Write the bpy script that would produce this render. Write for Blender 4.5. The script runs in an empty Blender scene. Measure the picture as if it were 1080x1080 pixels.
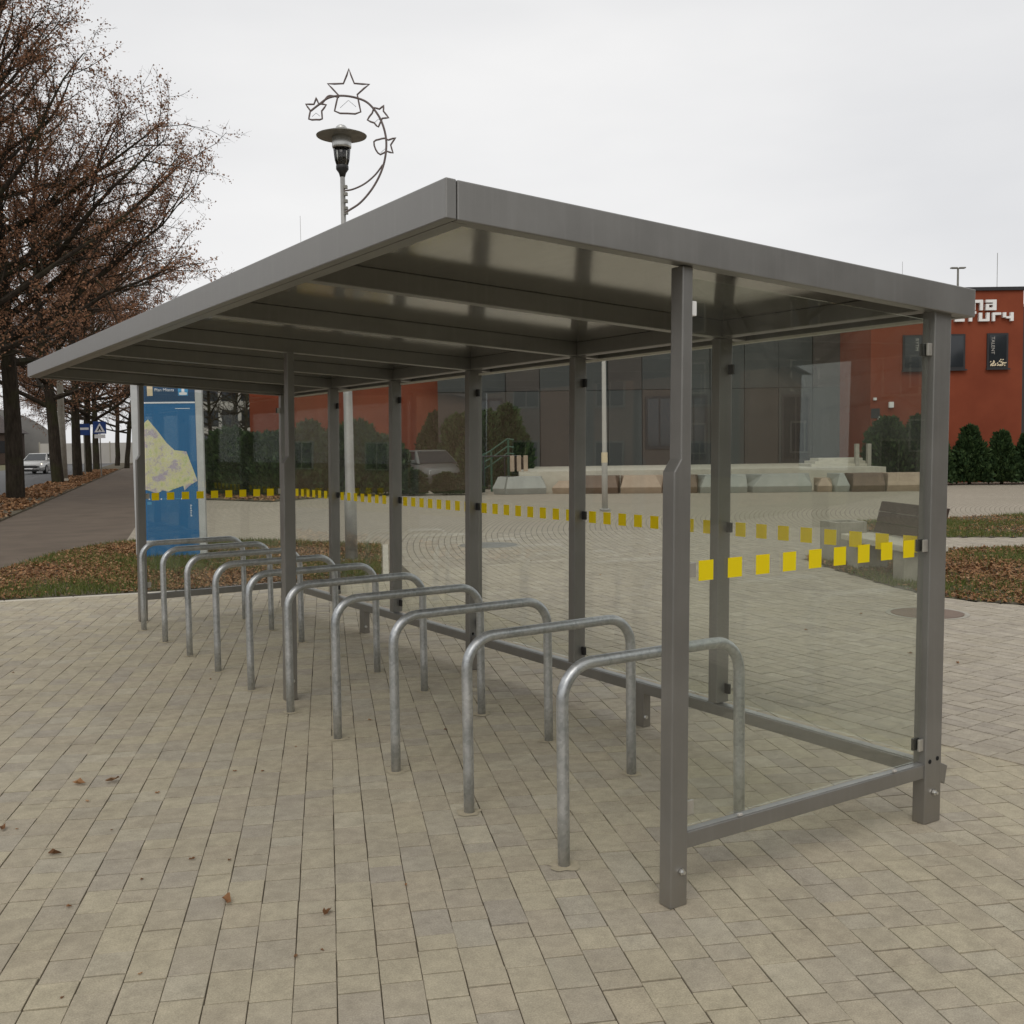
import bpy, math, random
import numpy as np
from mathutils import Vector, Matrix
R = math.radians
rng = random.Random(7)
nrg = np.random.default_rng(7)
scene = bpy.context.scene
COL = scene.collection

# ------------------------------------------------------------------ camera
CAM = np.array([-1.8738, -2.6484, 1.6])
YAW, PIT, ROLL, FPX = R(32.948), R(-3.736), R(-0.8), 1107.9
_F = np.array([math.sin(YAW)*math.cos(PIT), math.cos(YAW)*math.cos(PIT), math.sin(PIT)])
_R = np.array([math.cos(YAW), -math.sin(YAW), 0.0])
_U = np.cross(_R, _F)
_Rc = math.cos(ROLL)*_R + math.sin(ROLL)*_U
_Uc = -math.sin(ROLL)*_R + math.cos(ROLL)*_U
cd = bpy.data.cameras.new('camera')
cd.sensor_width = 36.0
cd.lens = FPX/1080*36.0
cd.clip_start = 0.05
cd.clip_end = 2000
cam = bpy.data.objects.new('camera', cd)
M = Matrix.Identity(4)
for i in range(3):
    M[i][0], M[i][1], M[i][2], M[i][3] = _Rc[i], _Uc[i], -_F[i], CAM[i]
cam.matrix_world = M
COL.objects.link(cam)
scene.camera = cam

# ------------------------------------------------------------------ world, sun, exposure
SUN_EL, SUN_AZ = R(46), R(222)          # azimuth measured from +Y towards +X
world = bpy.data.worlds.new('World'); scene.world = world; world.use_nodes = True
wn, wl = world.node_tree.nodes, world.node_tree.links
bg = wn['Background']
sky = wn.new('ShaderNodeTexSky'); sky.sky_type = 'NISHITA'; sky.sun_disc = False
sky.sun_elevation = SUN_EL; sky.sun_rotation = SUN_AZ
sky.air_density = 1.0; sky.dust_density = 3.0
hs = wn.new('ShaderNodeHueSaturation'); hs.inputs['Saturation'].default_value = 0.22
wl.new(sky.outputs[0], hs.inputs['Color'])
tc = wn.new('ShaderNodeTexCoord')
nz = wn.new('ShaderNodeTexNoise'); nz.inputs['Scale'].default_value = 1.6; nz.inputs['Detail'].default_value = 5
mp = wn.new('ShaderNodeMapping'); mp.inputs['Scale'].default_value = (1, 1, 3.2)
wl.new(tc.outputs['Generated'], mp.inputs[0]); wl.new(mp.outputs[0], nz.inputs['Vector'])
cr = wn.new('ShaderNodeValToRGB')
cr.color_ramp.elements[0].position = 0.3; cr.color_ramp.elements[0].color = (5.45, 5.48, 5.6, 1)
cr.color_ramp.elements[1].position = 0.72; cr.color_ramp.elements[1].color = (6.9, 6.85, 6.8, 1)
wl.new(nz.outputs['Fac'], cr.inputs[0])
mx = wn.new('ShaderNodeMixRGB'); mx.inputs[0].default_value = 0.88      # thick cloud cover over the sky
wl.new(hs.outputs[0], mx.inputs[1]); wl.new(cr.outputs[0], mx.inputs[2])
wl.new(mx.outputs[0], bg.inputs['Color']); bg.inputs['Strength'].default_value = 0.14
sd = bpy.data.lights.new('sun', 'SUN'); sd.energy = 0.75; sd.angle = R(35); sd.color = (1, .95, .88)
sun = bpy.data.objects.new('sun', sd); COL.objects.link(sun)
sdir = Vector((math.sin(SUN_AZ)*math.cos(SUN_EL), math.cos(SUN_AZ)*math.cos(SUN_EL), math.sin(SUN_EL)))
sun.rotation_euler = sdir.to_track_quat('Z', 'Y').to_euler(); sun.location = (0, -20, 30)
vs = scene.view_settings
scene.display_settings.display_device = 'sRGB'
vs.view_transform = 'Standard'; vs.look = 'None'; vs.gamma = 1; vs.exposure = 0.0; vs.use_curve_mapping = False
scene.cycles.max_bounces = 8; scene.cycles.transparent_max_bounces = 24

# ------------------------------------------------------------------ photo pixel -> place helpers
def ray(u, v):
    a, b = (u-540)/FPX, (540-v)/FPX
    return _F + a*_Rc + b*_Uc
def gp(u, v, z=0.0):                     # ground point under a pixel
    d = ray(u, v); t = (z-CAM[2])/d[2]
    return CAM + t*d
def hor(u): return 467.6 - (u-540)*0.01396
def at(u, depth, z=0.0):                 # point at a known depth
    d = ray(u, hor(u)); p = CAM + depth*d
    return np.array([p[0], p[1], z])
def zat(u, v, depth):                    # height of what shows at a pixel at that depth
    h, d = ray(u, hor(u)), ray(u, v)
    return 1.6 + depth*math.hypot(h[0], h[1])/math.hypot(d[0], d[1])*d[2]

# ------------------------------------------------------------------ materials
MATS = {}
def nt(name):
    m = bpy.data.materials.new(name); m.use_nodes = True
    b = m.node_tree.nodes['Principled BSDF']; MATS[name] = m
    return m, m.node_tree.nodes, m.node_tree.links, b
def noise(n, l, scale, detail=4, rough=.55, coord='Object', vec=None):
    t = n.new('ShaderNodeTexNoise'); t.inputs['Scale'].default_value = scale
    t.inputs['Detail'].default_value = detail; t.inputs['Roughness'].default_value = rough
    if vec is None:
        c = n.new('ShaderNodeTexCoord'); l.new(c.outputs[coord], t.inputs['Vector'])
    else: l.new(vec, t.inputs['Vector'])
    return t.outputs['Fac']
def ramp(n, l, fac, stops):
    r = n.new('ShaderNodeValToRGB'); e = r.color_ramp.elements
    while len(e) < len(stops): e.new(0.5)
    for q, (p, c) in zip(e, stops): q.position = p; q.color = (*c, 1)
    l.new(fac, r.inputs[0]); return r.outputs[0]
def mixc(n, l, f, a, b, mode='MIX'):
    m = n.new('ShaderNodeMixRGB'); m.blend_type = mode
    for s, v in ((0, f), (1, a), (2, b)):
        if isinstance(v, (int, float)): m.inputs[s].default_value = v
        elif isinstance(v, tuple): m.inputs[s].default_value = (*v, 1)
        else: l.new(v, m.inputs[s])
    return m.outputs[0]
def math2(n, l, op, a, b=None):
    m = n.new('ShaderNodeMath'); m.operation = op
    for s, v in ((0, a), (1, b)):
        if v is None: continue
        if isinstance(v, (int, float)): m.inputs[s].default_value = v
        else: l.new(v, m.inputs[s])
    return m.outputs[0]
def bump(n, l, b, h, strength=.3, dist=.01):
    k = n.new('ShaderNodeBump'); k.inputs['Strength'].default_value = strength; k.inputs['Distance'].default_value = dist
    l.new(h, k.inputs['Height']); l.new(k.outputs[0], b.inputs['Normal'])
def simple(name, c1, c2=None, scale=6, rough=.6, metal=0.0, bs=0.0, bd=.004, coord='Object', spec=.5, rv=.0):
    m, n, l, b = nt(name)
    b.inputs['Roughness'].default_value = rough; b.inputs['Metallic'].default_value = metal
    b.inputs['Specular IOR Level'].default_value = spec
    if c2 is None: b.inputs['Base Color'].default_value = (*c1, 1)
    else:
        f = noise(n, l, scale, 6, .6, coord)
        l.new(ramp(n, l, f, [(.3, c1), (.7, c2)]), b.inputs['Base Color'])
        if rv: l.new(math2(n, l, 'ADD', math2(n, l, 'MULTIPLY', f, rv), rough-rv*.5), b.inputs['Roughness'])
        if bs: bump(n, l, b, f, bs, bd)
    return m
def island_rand(n, l):
    g = n.new('ShaderNodeNewGeometry'); o = n.new('ShaderNodeObjectInfo')
    return math2(n, l, 'FRACT', math2(n, l, 'ADD', g.outputs['Random Per Island'], o.outputs['Random']))
def world_pos(n, l):
    g = n.new('ShaderNodeNewGeometry'); return g.outputs['Position']

# shelter paint: micaceous grey brown powder coat, faintly dusty and streaked
def paint():
    m, n, l, b = nt('paint_grey')
    p = world_pos(n, l)
    f = noise(n, l, 3.5, 6, .6, vec=p)
    mpg = n.new('ShaderNodeMapping'); mpg.inputs['Scale'].default_value = (14, 14, .7); l.new(p, mpg.inputs[0])
    st = noise(n, l, 2.0, 4, .6, vec=mpg.outputs[0])
    base = ramp(n, l, f, [(.3, (.225, .219, .206)), (.72, (.272, .265, .250))])
    c = mixc(n, l, math2(n, l, 'MULTIPLY', ramp(n, l, st, [(.52, (0, 0, 0)), (.75, (1, 1, 1))]), .35), base, (.31, .302, .285))
    sep = n.new('ShaderNodeSeparateXYZ'); l.new(p, sep.inputs[0])
    low = n.new('ShaderNodeMapRange'); low.inputs['From Min'].default_value = .28; low.inputs['From Max'].default_value = 0.0
    l.new(sep.outputs['Z'], low.inputs['Value'])
    dirt = math2(n, l, 'MULTIPLY', low.outputs[0], math2(n, l, 'MULTIPLY', noise(n, l, 22, 5, .7, vec=p), .75))
    c = mixc(n, l, dirt, c, (.27, .235, .18))
    l.new(c, b.inputs['Base Color'])
    b.inputs['Metallic'].default_value = .6
    l.new(math2(n, l, 'ADD', .30, math2(n, l, 'MULTIPLY', f, .16)), b.inputs['Roughness'])
    bump(n, l, b, noise(n, l, 260, 2, .5, vec=p), .06, .002)
paint()
def ceiling():
    m, n, l, b = nt('ceiling_sheet')
    p = world_pos(n, l)
    mpg = n.new('ShaderNodeMapping'); mpg.inputs['Scale'].default_value = (26, 2.0, 2); l.new(p, mpg.inputs[0])
    st = noise(n, l, 2.2, 5, .62, vec=mpg.outputs[0])
    l.new(ramp(n, l, st, [(.3, (.32, .312, .285)), (.75, (.41, .40, .37))]), b.inputs['Base Color'])
    b.inputs['Metallic'].default_value = .85
    l.new(math2(n, l, 'ADD', .075, math2(n, l, 'MULTIPLY', noise(n, l, 5, 4, .6, vec=p), .10)), b.inputs['Roughness'])
ceiling()
def galv():
    m, n, l, b = nt('galvanised')
    p = world_pos(n, l)
    v = n.new('ShaderNodeTexVoronoi'); v.inputs['Scale'].default_value = 70; l.new(p, v.inputs['Vector'])
    f = noise(n, l, 9, 6, .7, vec=p)
    mpg = n.new('ShaderNodeMapping'); mpg.inputs['Scale'].default_value = (30, 30, 3); l.new(p, mpg.inputs[0])
    s = noise(n, l, 2.5, 5, .7, vec=mpg.outputs[0])
    c = ramp(n, l, f, [(.28, (.34, .36, .37)), (.5, (.47, .485, .49)), (.75, (.60, .605, .60))])
    bwv = n.new('ShaderNodeRGBToBW'); l.new(v.outputs['Color'], bwv.inputs[0]); c = mixc(n, l, .3, c, bwv.outputs[0], 'SOFT_LIGHT')
    c = mixc(n, l, ramp(n, l, s, [(.60, (0, 0, 0)), (.72, (.6, .6, .6))]), c, (.6, .6, .58))
    l.new(c, b.inputs['Base Color']); b.inputs['Metallic'].default_value = .75
    l.new(math2(n, l, 'ADD', .24, math2(n, l, 'MULTIPLY', f, .26)), b.inputs['Roughness'])
    bump(n, l, b, f, .12, .003)
galv()
def glass():
    m, n, l, b = nt('clear_glass'); n.remove(b)
    tr = n.new('ShaderNodeBsdfTransparent'); tr.inputs[0].default_value = (.95, .965, .945, 1)
    gl = n.new('ShaderNodeBsdfGlossy'); gl.inputs['Roughness'].default_value = 0.0; gl.inputs[0].default_value = (.95, .97, .95, 1)
    lw = n.new('ShaderNodeLayerWeight'); lw.inputs['Blend'].default_value = .5
    f = math2(n, l, 'ADD', math2(n, l, 'MULTIPLY', math2(n, l, 'POWER', lw.outputs['Facing'], 5), .95), .058)
    x = n.new('ShaderNodeMixShader'); l.new(f, x.inputs[0]); l.new(tr.outputs[0], x.inputs[1]); l.new(gl.outputs[0], x.inputs[2])
    # thin film of dust and water marks
    p = world_pos(n, l)
    df = n.new('ShaderNodeBsdfDiffuse'); df.inputs[0].default_value = (.5, .49, .44, 1)
    d = math2(n, l, 'MULTIPLY', ramp(n, l, noise(n, l, 3.0, 8, .72, vec=p), [(.42, (.15, .15, .15)), (.75, (1, 1, 1))]), .035)
    y = n.new('ShaderNodeMixShader'); l.new(d, y.inputs[0]); l.new(x.outputs[0], y.inputs[1]); l.new(df.outputs[0], y.inputs[2])
    l.new(y.outputs[0], n['Material Output'].inputs[0])
glass()
def paver_mat(name, cols, jitter):
    m, n, l, b = nt(name)
    p = world_pos(n, l)
    r = island_rand(n, l)
    c = ramp(n, l, r, cols)
    big = noise(n, l, .55, 4, .6, vec=p)
    c = mixc(n, l, math2(n, l, 'MULTIPLY', ramp(n, l, big, [(.35, (0, 0, 0)), (.68, (1, 1, 1))]), .5), c, jitter)
    # grey brown stains with a shape of their own
    st = noise(n, l, 1.7, 7, .68, vec=p)
    c = mixc(n, l, math2(n, l, 'MULTIPLY', ramp(n, l, st, [(.50, (0, 0, 0)), (.66, (1, 1, 1))]), .38), c, (.285, .247, .182))
    sp = noise(n, l, 190, 4, .75, vec=p)
    c = mixc(n, l, .55, c, ramp(n, l, sp, [(.25, (.22, .22, .22)), (.5, (.5, .5, .5)), (.78, (.82, .82, .8))]), 'OVERLAY')
    md = noise(n, l, 14, 6, .7, vec=p)
    c = mixc(n, l, .5, c, ramp(n, l, md, [(.28, (.3, .3, .3)), (.72, (.66, .66, .65))]), 'OVERLAY')
    l.new(c, b.inputs['Base Color']); b.inputs['Roughness'].default_value = .86
    b.inputs['Specular IOR Level'].default_value = .25
    bump(n, l, b, sp, .3, .002)
paver_mat('paver_beige', [(0, (.40, .355, .268)), (.22, (.435, .388, .288)), (.42, (.370, .330, .260)), (.6, (.405, .353, .268)), (.76, (.352, .315, .262)), (.9, (.385, .350, .285)), (1, (.45, .408, .318))], (.408, .355, .245))
paver_mat('paver_plaza', [(0, (.355, .312, .25)), (.35, (.40, .355, .283)), (.7, (.325, .286, .238)), (1, (.44, .395, .322))], (.38, .338, .262))
def plaza_far():
    m, n, l, b = nt('plaza_paving')
    p = world_pos(n, l)
    sx = n.new('ShaderNodeSeparateXYZ'); l.new(p, sx.inputs[0])
    dx = math2(n, l, 'SUBTRACT', sx.outputs[0], 26.0); dy = math2(n, l, 'SUBTRACT', sx.outputs[1], 1.5)
    rad = math2(n, l, 'SQRT', math2(n, l, 'ADD', math2(n, l, 'MULTIPLY', dx, dx), math2(n, l, 'MULTIPLY', dy, dy)))
    ang = math2(n, l, 'MULTIPLY', math2(n, l, 'ARCTAN2', dy, dx), 19.0)
    cb = n.new('ShaderNodeCombineXYZ'); l.new(ang, cb.inputs[0]); l.new(rad, cb.inputs[1])
    br = n.new('ShaderNodeTexBrick'); br.inputs['Scale'].default_value = 1.0
    br.inputs['Brick Width'].default_value = .2; br.inputs['Row Height'].default_value = .1; br.inputs['Mortar Size'].default_value = .006
    br.inputs['Color1'].default_value = (.345, .30, .24, 1); br.inputs['Color2'].default_value = (.38, .335, .265, 1); br.inputs['Mortar'].default_value = (.13, .11, .085, 1)
    l.new(cb.outputs[0], br.inputs['Vector'])
    st = noise(n, l, .5, 7, .65, vec=p)
    c = mixc(n, l, math2(n, l, 'MULTIPLY', ramp(n, l, st, [(.42, (0, 0, 0)), (.7, (1, 1, 1))]), .5), br.outputs[0], (.27, .24, .185))
    sp = noise(n, l, 30, 5, .7, vec=p)
    c = mixc(n, l, .5, c, ramp(n, l, sp, [(.25, (.28, .28, .28)), (.75, (.72, .72, .7))]), 'OVERLAY')
    l.new(c, b.inputs['Base Color']); b.inputs['Roughness'].default_value = .85
    b.inputs['Specular IOR Level'].default_value = .25
plaza_far()
simple('joint_sand', (.07, .058, .04), (.15, .125, .085), 9, .95, bs=.3)
simple('mortar', (.34, .295, .205), (.43, .375, .27), 30, .95, bs=.3)
simple('path_brown', (.098, .076, .056), (.145, .113, .084), 1.1, .9, bs=.2, spec=.25)
simple('asphalt', (.05, .05, .051), (.085, .085, .085), 2.0, .62, bs=.15)
simple('soil', (.055, .045, .028), (.13, .105, .055), 3.0, .95, bs=.5, bd=.03)
simple('verge', (.08, .085, .03), (.15, .125, .06), .6, .95, bs=.4, bd=.03)
simple('concrete', (.29, .27, .225), (.40, .375, .315), 5, .85, bs=.25, spec=.3)
simple('concrete_light', (.44, .41, .34), (.56, .52, .43), 3, .85, bs=.2, spec=.3)
simple('concrete_green', (.24, .25, .22), (.34, .345, .30), 3, .8, bs=.2)
simple('facet_grey', (.29, .30, .275), (.37, .38, .345), 2.5, .7, bs=.1)
simple('wood_dark', (.12, .078, .052), (.18, .12, .08), 4, .6, bs=.2)
simple('wood_light', (.34, .255, .18), (.43, .33, .24), 4, .6, bs=.2)
simple('slat_brown', (.040, .028, .022), (.075, .052, .041), 9, .75, bs=.3, spec=.2)
simple('black_plastic', (.012, .012, .012), (.022, .021, .02), 10, .45)
simple('black_hole', (.004, .004, .004), rough=.9)
simple('clip_metal', (.42, .40, .36), (.5, .48, .43), 20, .4, metal=.6)
simple('bolt_zinc', (.62, .62, .6), (.7, .7, .68), 40, .3, metal=.9)
simple('edge_seal', (.62, .60, .52), (.7, .68, .6), 8, .5)
simple('red_render', (.195, .047, .023), (.245, .062, .03), .8, .9, bs=.12, spec=.2)
simple('dark_panel', (.030, .034, .034), (.048, .052, .050), .7, .5)
simple('brown_panel', (.040, .034, .030), (.056, .046, .04), .6, .6)
simple('dark_cap', (.02, .02, .022), rough=.5)
simple('white_letter', (.80, .79, .77), (.85, .84, .82), 5, .5)
simple('lamp_pole', (.34, .335, .32), (.46, .45, .43), 5, .45, metal=.45)
simple('lamp_grey', (.17, .165, .145), (.25, .24, .21), 9, .5, metal=.4)
simple('rail_top', (.27, .27, .26), (.36, .36, .34), 9, .4, metal=.5)
simple('lamp_silver', (.52, .52, .5), (.62, .62, .6), 9, .3, metal=.7)
simple('wire_frame', (.11, .085, .08), (.19, .15, .14), 12, .6, metal=.2)
simple('totem_blue', (.010, .125, .30), (.016, .145, .335), 2.5, .35)
simple('totem_navy', (.010, .055, .125), (.014, .065, .145), 2.5, .35)
simple('totem_frame', (.46, .47, .46), (.55, .56, .55), 5, .45, metal=.3)
simple('print_white', (.78, .80, .82), rough=.4)
simple('print_cream', (.72, .60, .40), rough=.4)
simple('print_sky', (.06, .30, .55), rough=.4)
simple('sign_blue', (.010, .045, .20), (.015, .055, .24), 6, .4)
simple('sign_white', (.78, .78, .78), rough=.4)
simple('car_paint', (.58, .58, .56), (.64, .64, .62), 3, .25, metal=.35)
simple('car_white', (.10, .105, .10), (.14, .145, .135), 3, .35)
simple('car_dark', (.012, .012, .013), rough=.5)
simple('tyre', (.015, .015, .015), rough=.85)
simple('rim', (.4, .4, .4), rough=.35, metal=.8)
simple('roof_tile', (.045, .036, .034), (.075, .056, .05), 3, .8, bs=.3)
simple('backdrop_dark', (.075, .062, .05), (.12, .10, .08), 1.2, .9)  # for the added backdrops only, dark to keep bright sky out of the end panes
simple('house_brick', (.32, .20, .14), (.40, .26, .18), 2.5, .9, bs=.2)
simple('house_grey', (.16, .165, .16), (.22, .22, .21), 1.5, .85)
simple('hangar_roof', (.17, .165, .155), (.23, .22, .205), .4, .55)
simple('far_wall', (.38, .36, .33), (.48, .46, .42), .3, .9)
simple('rail_green', (.02, .085, .05), rough=.5)
def bark():
    m, n, l, b = nt('bark')
    p = world_pos(n, l)
    mpg = n.new('ShaderNodeMapping'); mpg.inputs['Scale'].default_value = (7, 7, 1.6); l.new(p, mpg.inputs[0])
    f = noise(n, l, 1.6, 7, .7, vec=mpg.outputs[0])
    c = ramp(n, l, f, [(.3, (.020, .016, .012)), (.7, (.062, .050, .038))])
    g = noise(n, l, .9, 4, .6, vec=p)
    c = mixc(n, l, math2(n, l, 'MULTIPLY', ramp(n, l, g, [(.5, (0, 0, 0)), (.65, (1, 1, 1))]), .35), c, (.045, .055, .016))
    l.new(c, b.inputs['Base Color']); b.inputs['Roughness'].default_value = .95; b.inputs['Specular IOR Level'].default_value = .1
    bump(n, l, b, f, .8, .04)
bark()
def leafy(name, stops, rough=.7, trans=.25):
    m, n, l, b = nt(name)
    r = island_rand(n, l); c = ramp(n, l, r, stops)
    l.new(c, b.inputs['Base Color']); b.inputs['Roughness'].default_value = rough; b.inputs['Specular IOR Level'].default_value = .2
    tl = n.new('ShaderNodeBsdfTranslucent'); l.new(c, tl.inputs[0])
    x = n.new('ShaderNodeMixShader'); x.inputs[0].default_value = trans
    l.new(b.outputs[0], x.inputs[1]); l.new(tl.outputs[0], x.inputs[2]); l.new(x.outputs[0], n['Material Output'].inputs[0])
leafy('leaf_tree', [(0, (.17, .09, .055)), (.4, (.26, .132, .075)), (.75, (.34, .175, .095)), (1, (.22, .13, .088))])
leafy('leaf_litter', [(0, (.13, .066, .032)), (.3, (.25, .125, .058)), (.55, (.36, .195, .09)), (.8, (.19, .105, .055)), (1, (.45, .285, .16))], .8, .1)
leafy('grass', [(0, (.07, .10, .022)), (.5, (.12, .15, .036)), (1, (.19, .18, .065))], .7, .2)
leafy('thuja', [(0, (.015, .032, .012)), (.5, (.032, .062, .020)), (1, (.062, .098, .034))], .7, .12)
leafy('yellow_film', [(0, (.97, .80, .012)), (1, (.98, .83, .016))], .45, .35)      # translucent marking film
def map_mat():
    m, n, l, b = nt('map_print')
    c0 = n.new('ShaderNodeTexCoord')
    f = noise(n, l, 6.5, 6, .7)
    v = n.new('ShaderNodeTexVoronoi'); v.feature = 'DISTANCE_TO_EDGE'; v.inputs['Scale'].default_value = 13; l.new(c0.outputs['Object'], v.inputs['Vector'])
    c = ramp(n, l, f, [(.34, (.42, .52, .22)), (.44, (.66, .64, .34)), (.52, (.64, .60, .42)), (.58, (.42, .36, .44)), (.72, (.52, .47, .54))])
    c = mixc(n, l, math2(n, l, 'MULTIPLY', math2(n, l, 'LESS_THAN', v.outputs['Distance'], .035), .45), c, (.62, .62, .55))
    l.new(c, b.inputs['Base Color']); b.inputs['Roughness'].default_value = .4
map_mat()
def emit(name, c, s):
    m, n, l, b = nt(name); b.inputs['Base Color'].default_value = (*c, 1)
    b.inputs['Emission Color'].default_value = (*c, 1); b.inputs['Emission Strength'].default_value = s
emit('headlight_on', (1, .86, .62), 3.5)
def glossy_dark(name, c, rough=.06):
    m, n, l, b = nt(name); b.inputs['Base Color'].default_value = (*c, 1); b.inputs['Roughness'].default_value = rough
    b.inputs['Specular IOR Level'].default_value = .6
    bump(n, l, b, noise(n, l, .8, 2), .03, .05)
glossy_dark('window_glass', (.022, .026, .03))
glossy_dark('car_glass', (.03, .035, .038))
def lamp_glass():
    m, n, l, b = nt('lamp_glass'); n.remove(b)
    tr = n.new('ShaderNodeBsdfTransparent'); tr.inputs[0].default_value = (.9, .9, .88, 1)
    gl = n.new('ShaderNodeBsdfGlossy'); gl.inputs['Roughness'].default_value = .08
    lw = n.new('ShaderNodeLayerWeight'); lw.inputs['Blend'].default_value = .35
    x = n.new('ShaderNodeMixShader'); l.new(lw.outputs['Fresnel'], x.inputs[0]); l.new(tr.outputs[0], x.inputs[1]); l.new(gl.outputs[0], x.inputs[2])
    l.new(x.outputs[0], n['Material Output'].inputs[0])
lamp_glass()

# ------------------------------------------------------------------ mesh helpers
class MB:
    def __init__(s): s.v = []; s.f = []
    def add(s, vs, fs):
        k = len(s.v); s.v += [tuple(map(float, p)) for p in vs]; s.f += [tuple(i+k for i in f) for f in fs]; return s
    def hexa(s, p):      # p: bottom 4 ccw, top 4 ccw
        return s.add(p, [(3, 2, 1, 0), (4, 5, 6, 7), (0, 1, 5, 4), (1, 2, 6, 5), (2, 3, 7, 6), (3, 0, 4, 7)])
    def box(s, x0, x1, y0, y1, z0, z1):
        return s.hexa([(x0, y0, z0), (x1, y0, z0), (x1, y1, z0), (x0, y1, z0), (x0, y0, z1), (x1, y0, z1), (x1, y1, z1), (x0, y1, z1)])
    def prism(s, poly, z0, z1):       # poly ccw in xy
        n = len(poly)
        return s.add([(x, y, z0) for x, y in poly]+[(x, y, z1) for x, y in poly],
                     [tuple(range(n-1, -1, -1)), tuple(range(n, 2*n))]+[(i, (i+1) % n, n+(i+1) % n, n+i) for i in range(n)])
    def prism_y(s, poly, y0, y1):     # poly in xz
        n = len(poly)
        return s.add([(x, y0, z) for x, z in poly]+[(x, y1, z) for x, z in poly],
                     [tuple(range(n)), tuple(range(2*n-1, n-1, -1))]+[((i+1) % n, i, n+i, n+(i+1) % n) for i in range(n)])
    def tube(s, pts, rad, sides=8, closed=False, cap=True):
        pts = [np.array(p, float) for p in pts]; n = len(pts)
        if not hasattr(rad, '__len__'): rad = [rad]*n
        rings = []; prev = None
        for i in range(n):
            a = pts[(i-1) % n] if (closed or i > 0) else pts[i]; b = pts[(i+1) % n] if (closed or i < n-1) else pts[i]
            t = b-a; t = t/(np.linalg.norm(t)+1e-9)
            if prev is None:
                h = np.array([0, 0, 1.]) if abs(t[2]) < .9 else np.array([1., 0, 0])
                u = np.cross(t, h)
            else: u = prev-t*np.dot(prev, t)
            u = u/(np.linalg.norm(u)+1e-9); prev = u; w = np.cross(t, u)
            rings.append([pts[i]+rad[i]*(math.cos(k*2*math.pi/sides)*u+math.sin(k*2*math.pi/sides)*w) for k in range(sides)])
        vs = [p for r in rings for p in r]; fs = []
        for i in range(n if closed else n-1):
            j = (i+1) % n
            for k in range(sides):
                fs.append((i*sides+k, i*sides+(k+1) % sides, j*sides+(k+1) % sides, j*sides+k))
        if cap and not closed: fs += [tuple(range(sides-1, -1, -1)), tuple(range((n-1)*sides, n*sides))]
        return s.add(vs, fs)
    def lathe(s, prof, c=(0, 0, 0), sides=24):
        vs = []; fs = []
        for r, z in prof:
            for k in range(sides):
                a = 2*math.pi*k/sides; vs.append((c[0]+r*math.cos(a), c[1]+r*math.sin(a), c[2]+z))
        for i in range(len(prof)-1):
            for k in range(sides):
                fs.append((i*sides+k, i*sides+(k+1) % sides, (i+1)*sides+(k+1) % sides, (i+1)*sides+k))
        fs += [tuple(range(sides-1, -1, -1)), tuple(range((len(prof)-1)*sides, len(prof)*sides))]
        return s.add(vs, fs)
    def build(s, name, mat, parent=None, smooth=False, bevel=0, shear=0, seg=2):
        v = s.v
        if shear: v = [(x+shear*z, y, z) for x, y, z in v]
        me = bpy.data.meshes.new(name); me.from_pydata(v, [], s.f); me.update()
        return mobj(name, me, mat, parent, smooth, bevel, seg)
def mobj(name, me, mat, parent=None, smooth=False, bevel=0, seg=2):
    me.materials.clear(); me.materials.append(MATS[mat])
    o = bpy.data.objects.new(name, me); COL.objects.link(o); o.parent = parent
    if smooth:
        me.polygons.foreach_set('use_smooth', [True]*len(me.polygons))
    if bevel:
        m = o.modifiers.new('edge', 'BEVEL'); m.width = bevel; m.segments = seg; m.limit_method = 'ANGLE'; m.angle_limit = R(40)
    return o
def tag(o, label=None, cat=None, group=None, kind=None):
    if label: o['label'] = label
    if cat: o['category'] = cat
    if group: o['group'] = group
    if kind: o['kind'] = kind
    return o
def thing(name, label, cat, loc=(0, 0, 0), rz=0, group=None):
    o = bpy.data.objects.new(name, None); COL.objects.link(o); o.empty_display_size = .2
    o.location = tuple(map(float, loc)); o.rotation_euler = (0, 0, rz)
    return tag(o, label, cat, group)
def copy_tree(o, parent=None):
    c = o.copy(); COL.objects.link(c); c.parent = parent
    for ch in list(o.children): copy_tree(ch, c)
    return c
def np_mesh(name, v, f):
    me = bpy.data.meshes.new(name); v = np.asarray(v, np.float32); f = np.asarray(f, np.int32)
    k = f.shape[1]
    me.vertices.add(len(v)); me.vertices.foreach_set('co', v.ravel())
    me.loops.add(f.size); me.loops.foreach_set('vertex_index', f.ravel())
    me.polygons.add(len(f)); me.polygons.foreach_set('loop_start', np.arange(0, f.size, k, dtype=np.int32)); me.polygons.foreach_set('loop_total', np.full(len(f), k, np.int32))
    me.polygons.foreach_set('use_smooth', np.zeros(len(f), dtype=bool))
    me.update(calc_edges=True); return me
def text_mesh(body, size, extrude, align='CENTER', spacing=1.0, offset=0.0):
    c = bpy.data.curves.new('lettering', 'FONT'); c.body = body; c.size = size; c.extrude = extrude; c.align_x = align; c.offset = offset
    c.space_character = spacing; c.resolution_u = 3
    o = bpy.data.objects.new('lettering', c); COL.objects.link(o)
    dg = bpy.context.evaluated_depsgraph_get(); me = bpy.data.meshes.new_from_object(o.evaluated_get(dg))
    bpy.data.objects.remove(o); bpy.data.curves.remove(c); return me
def inpoly(x, y, poly):
    x = np.asarray(x); y = np.asarray(y); r = np.zeros(x.shape, bool); n = len(poly)
    for i in range(n):
        x0, y0 = poly[i]; x1, y1 = poly[(i+1) % n]
        c = ((y0 > y) != (y1 > y)); d = (y1-y0) if y1 != y0 else 1e-9
        r ^= c & (x < (x1-x0)*(y-y0)/d+x0)
    return r
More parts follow.
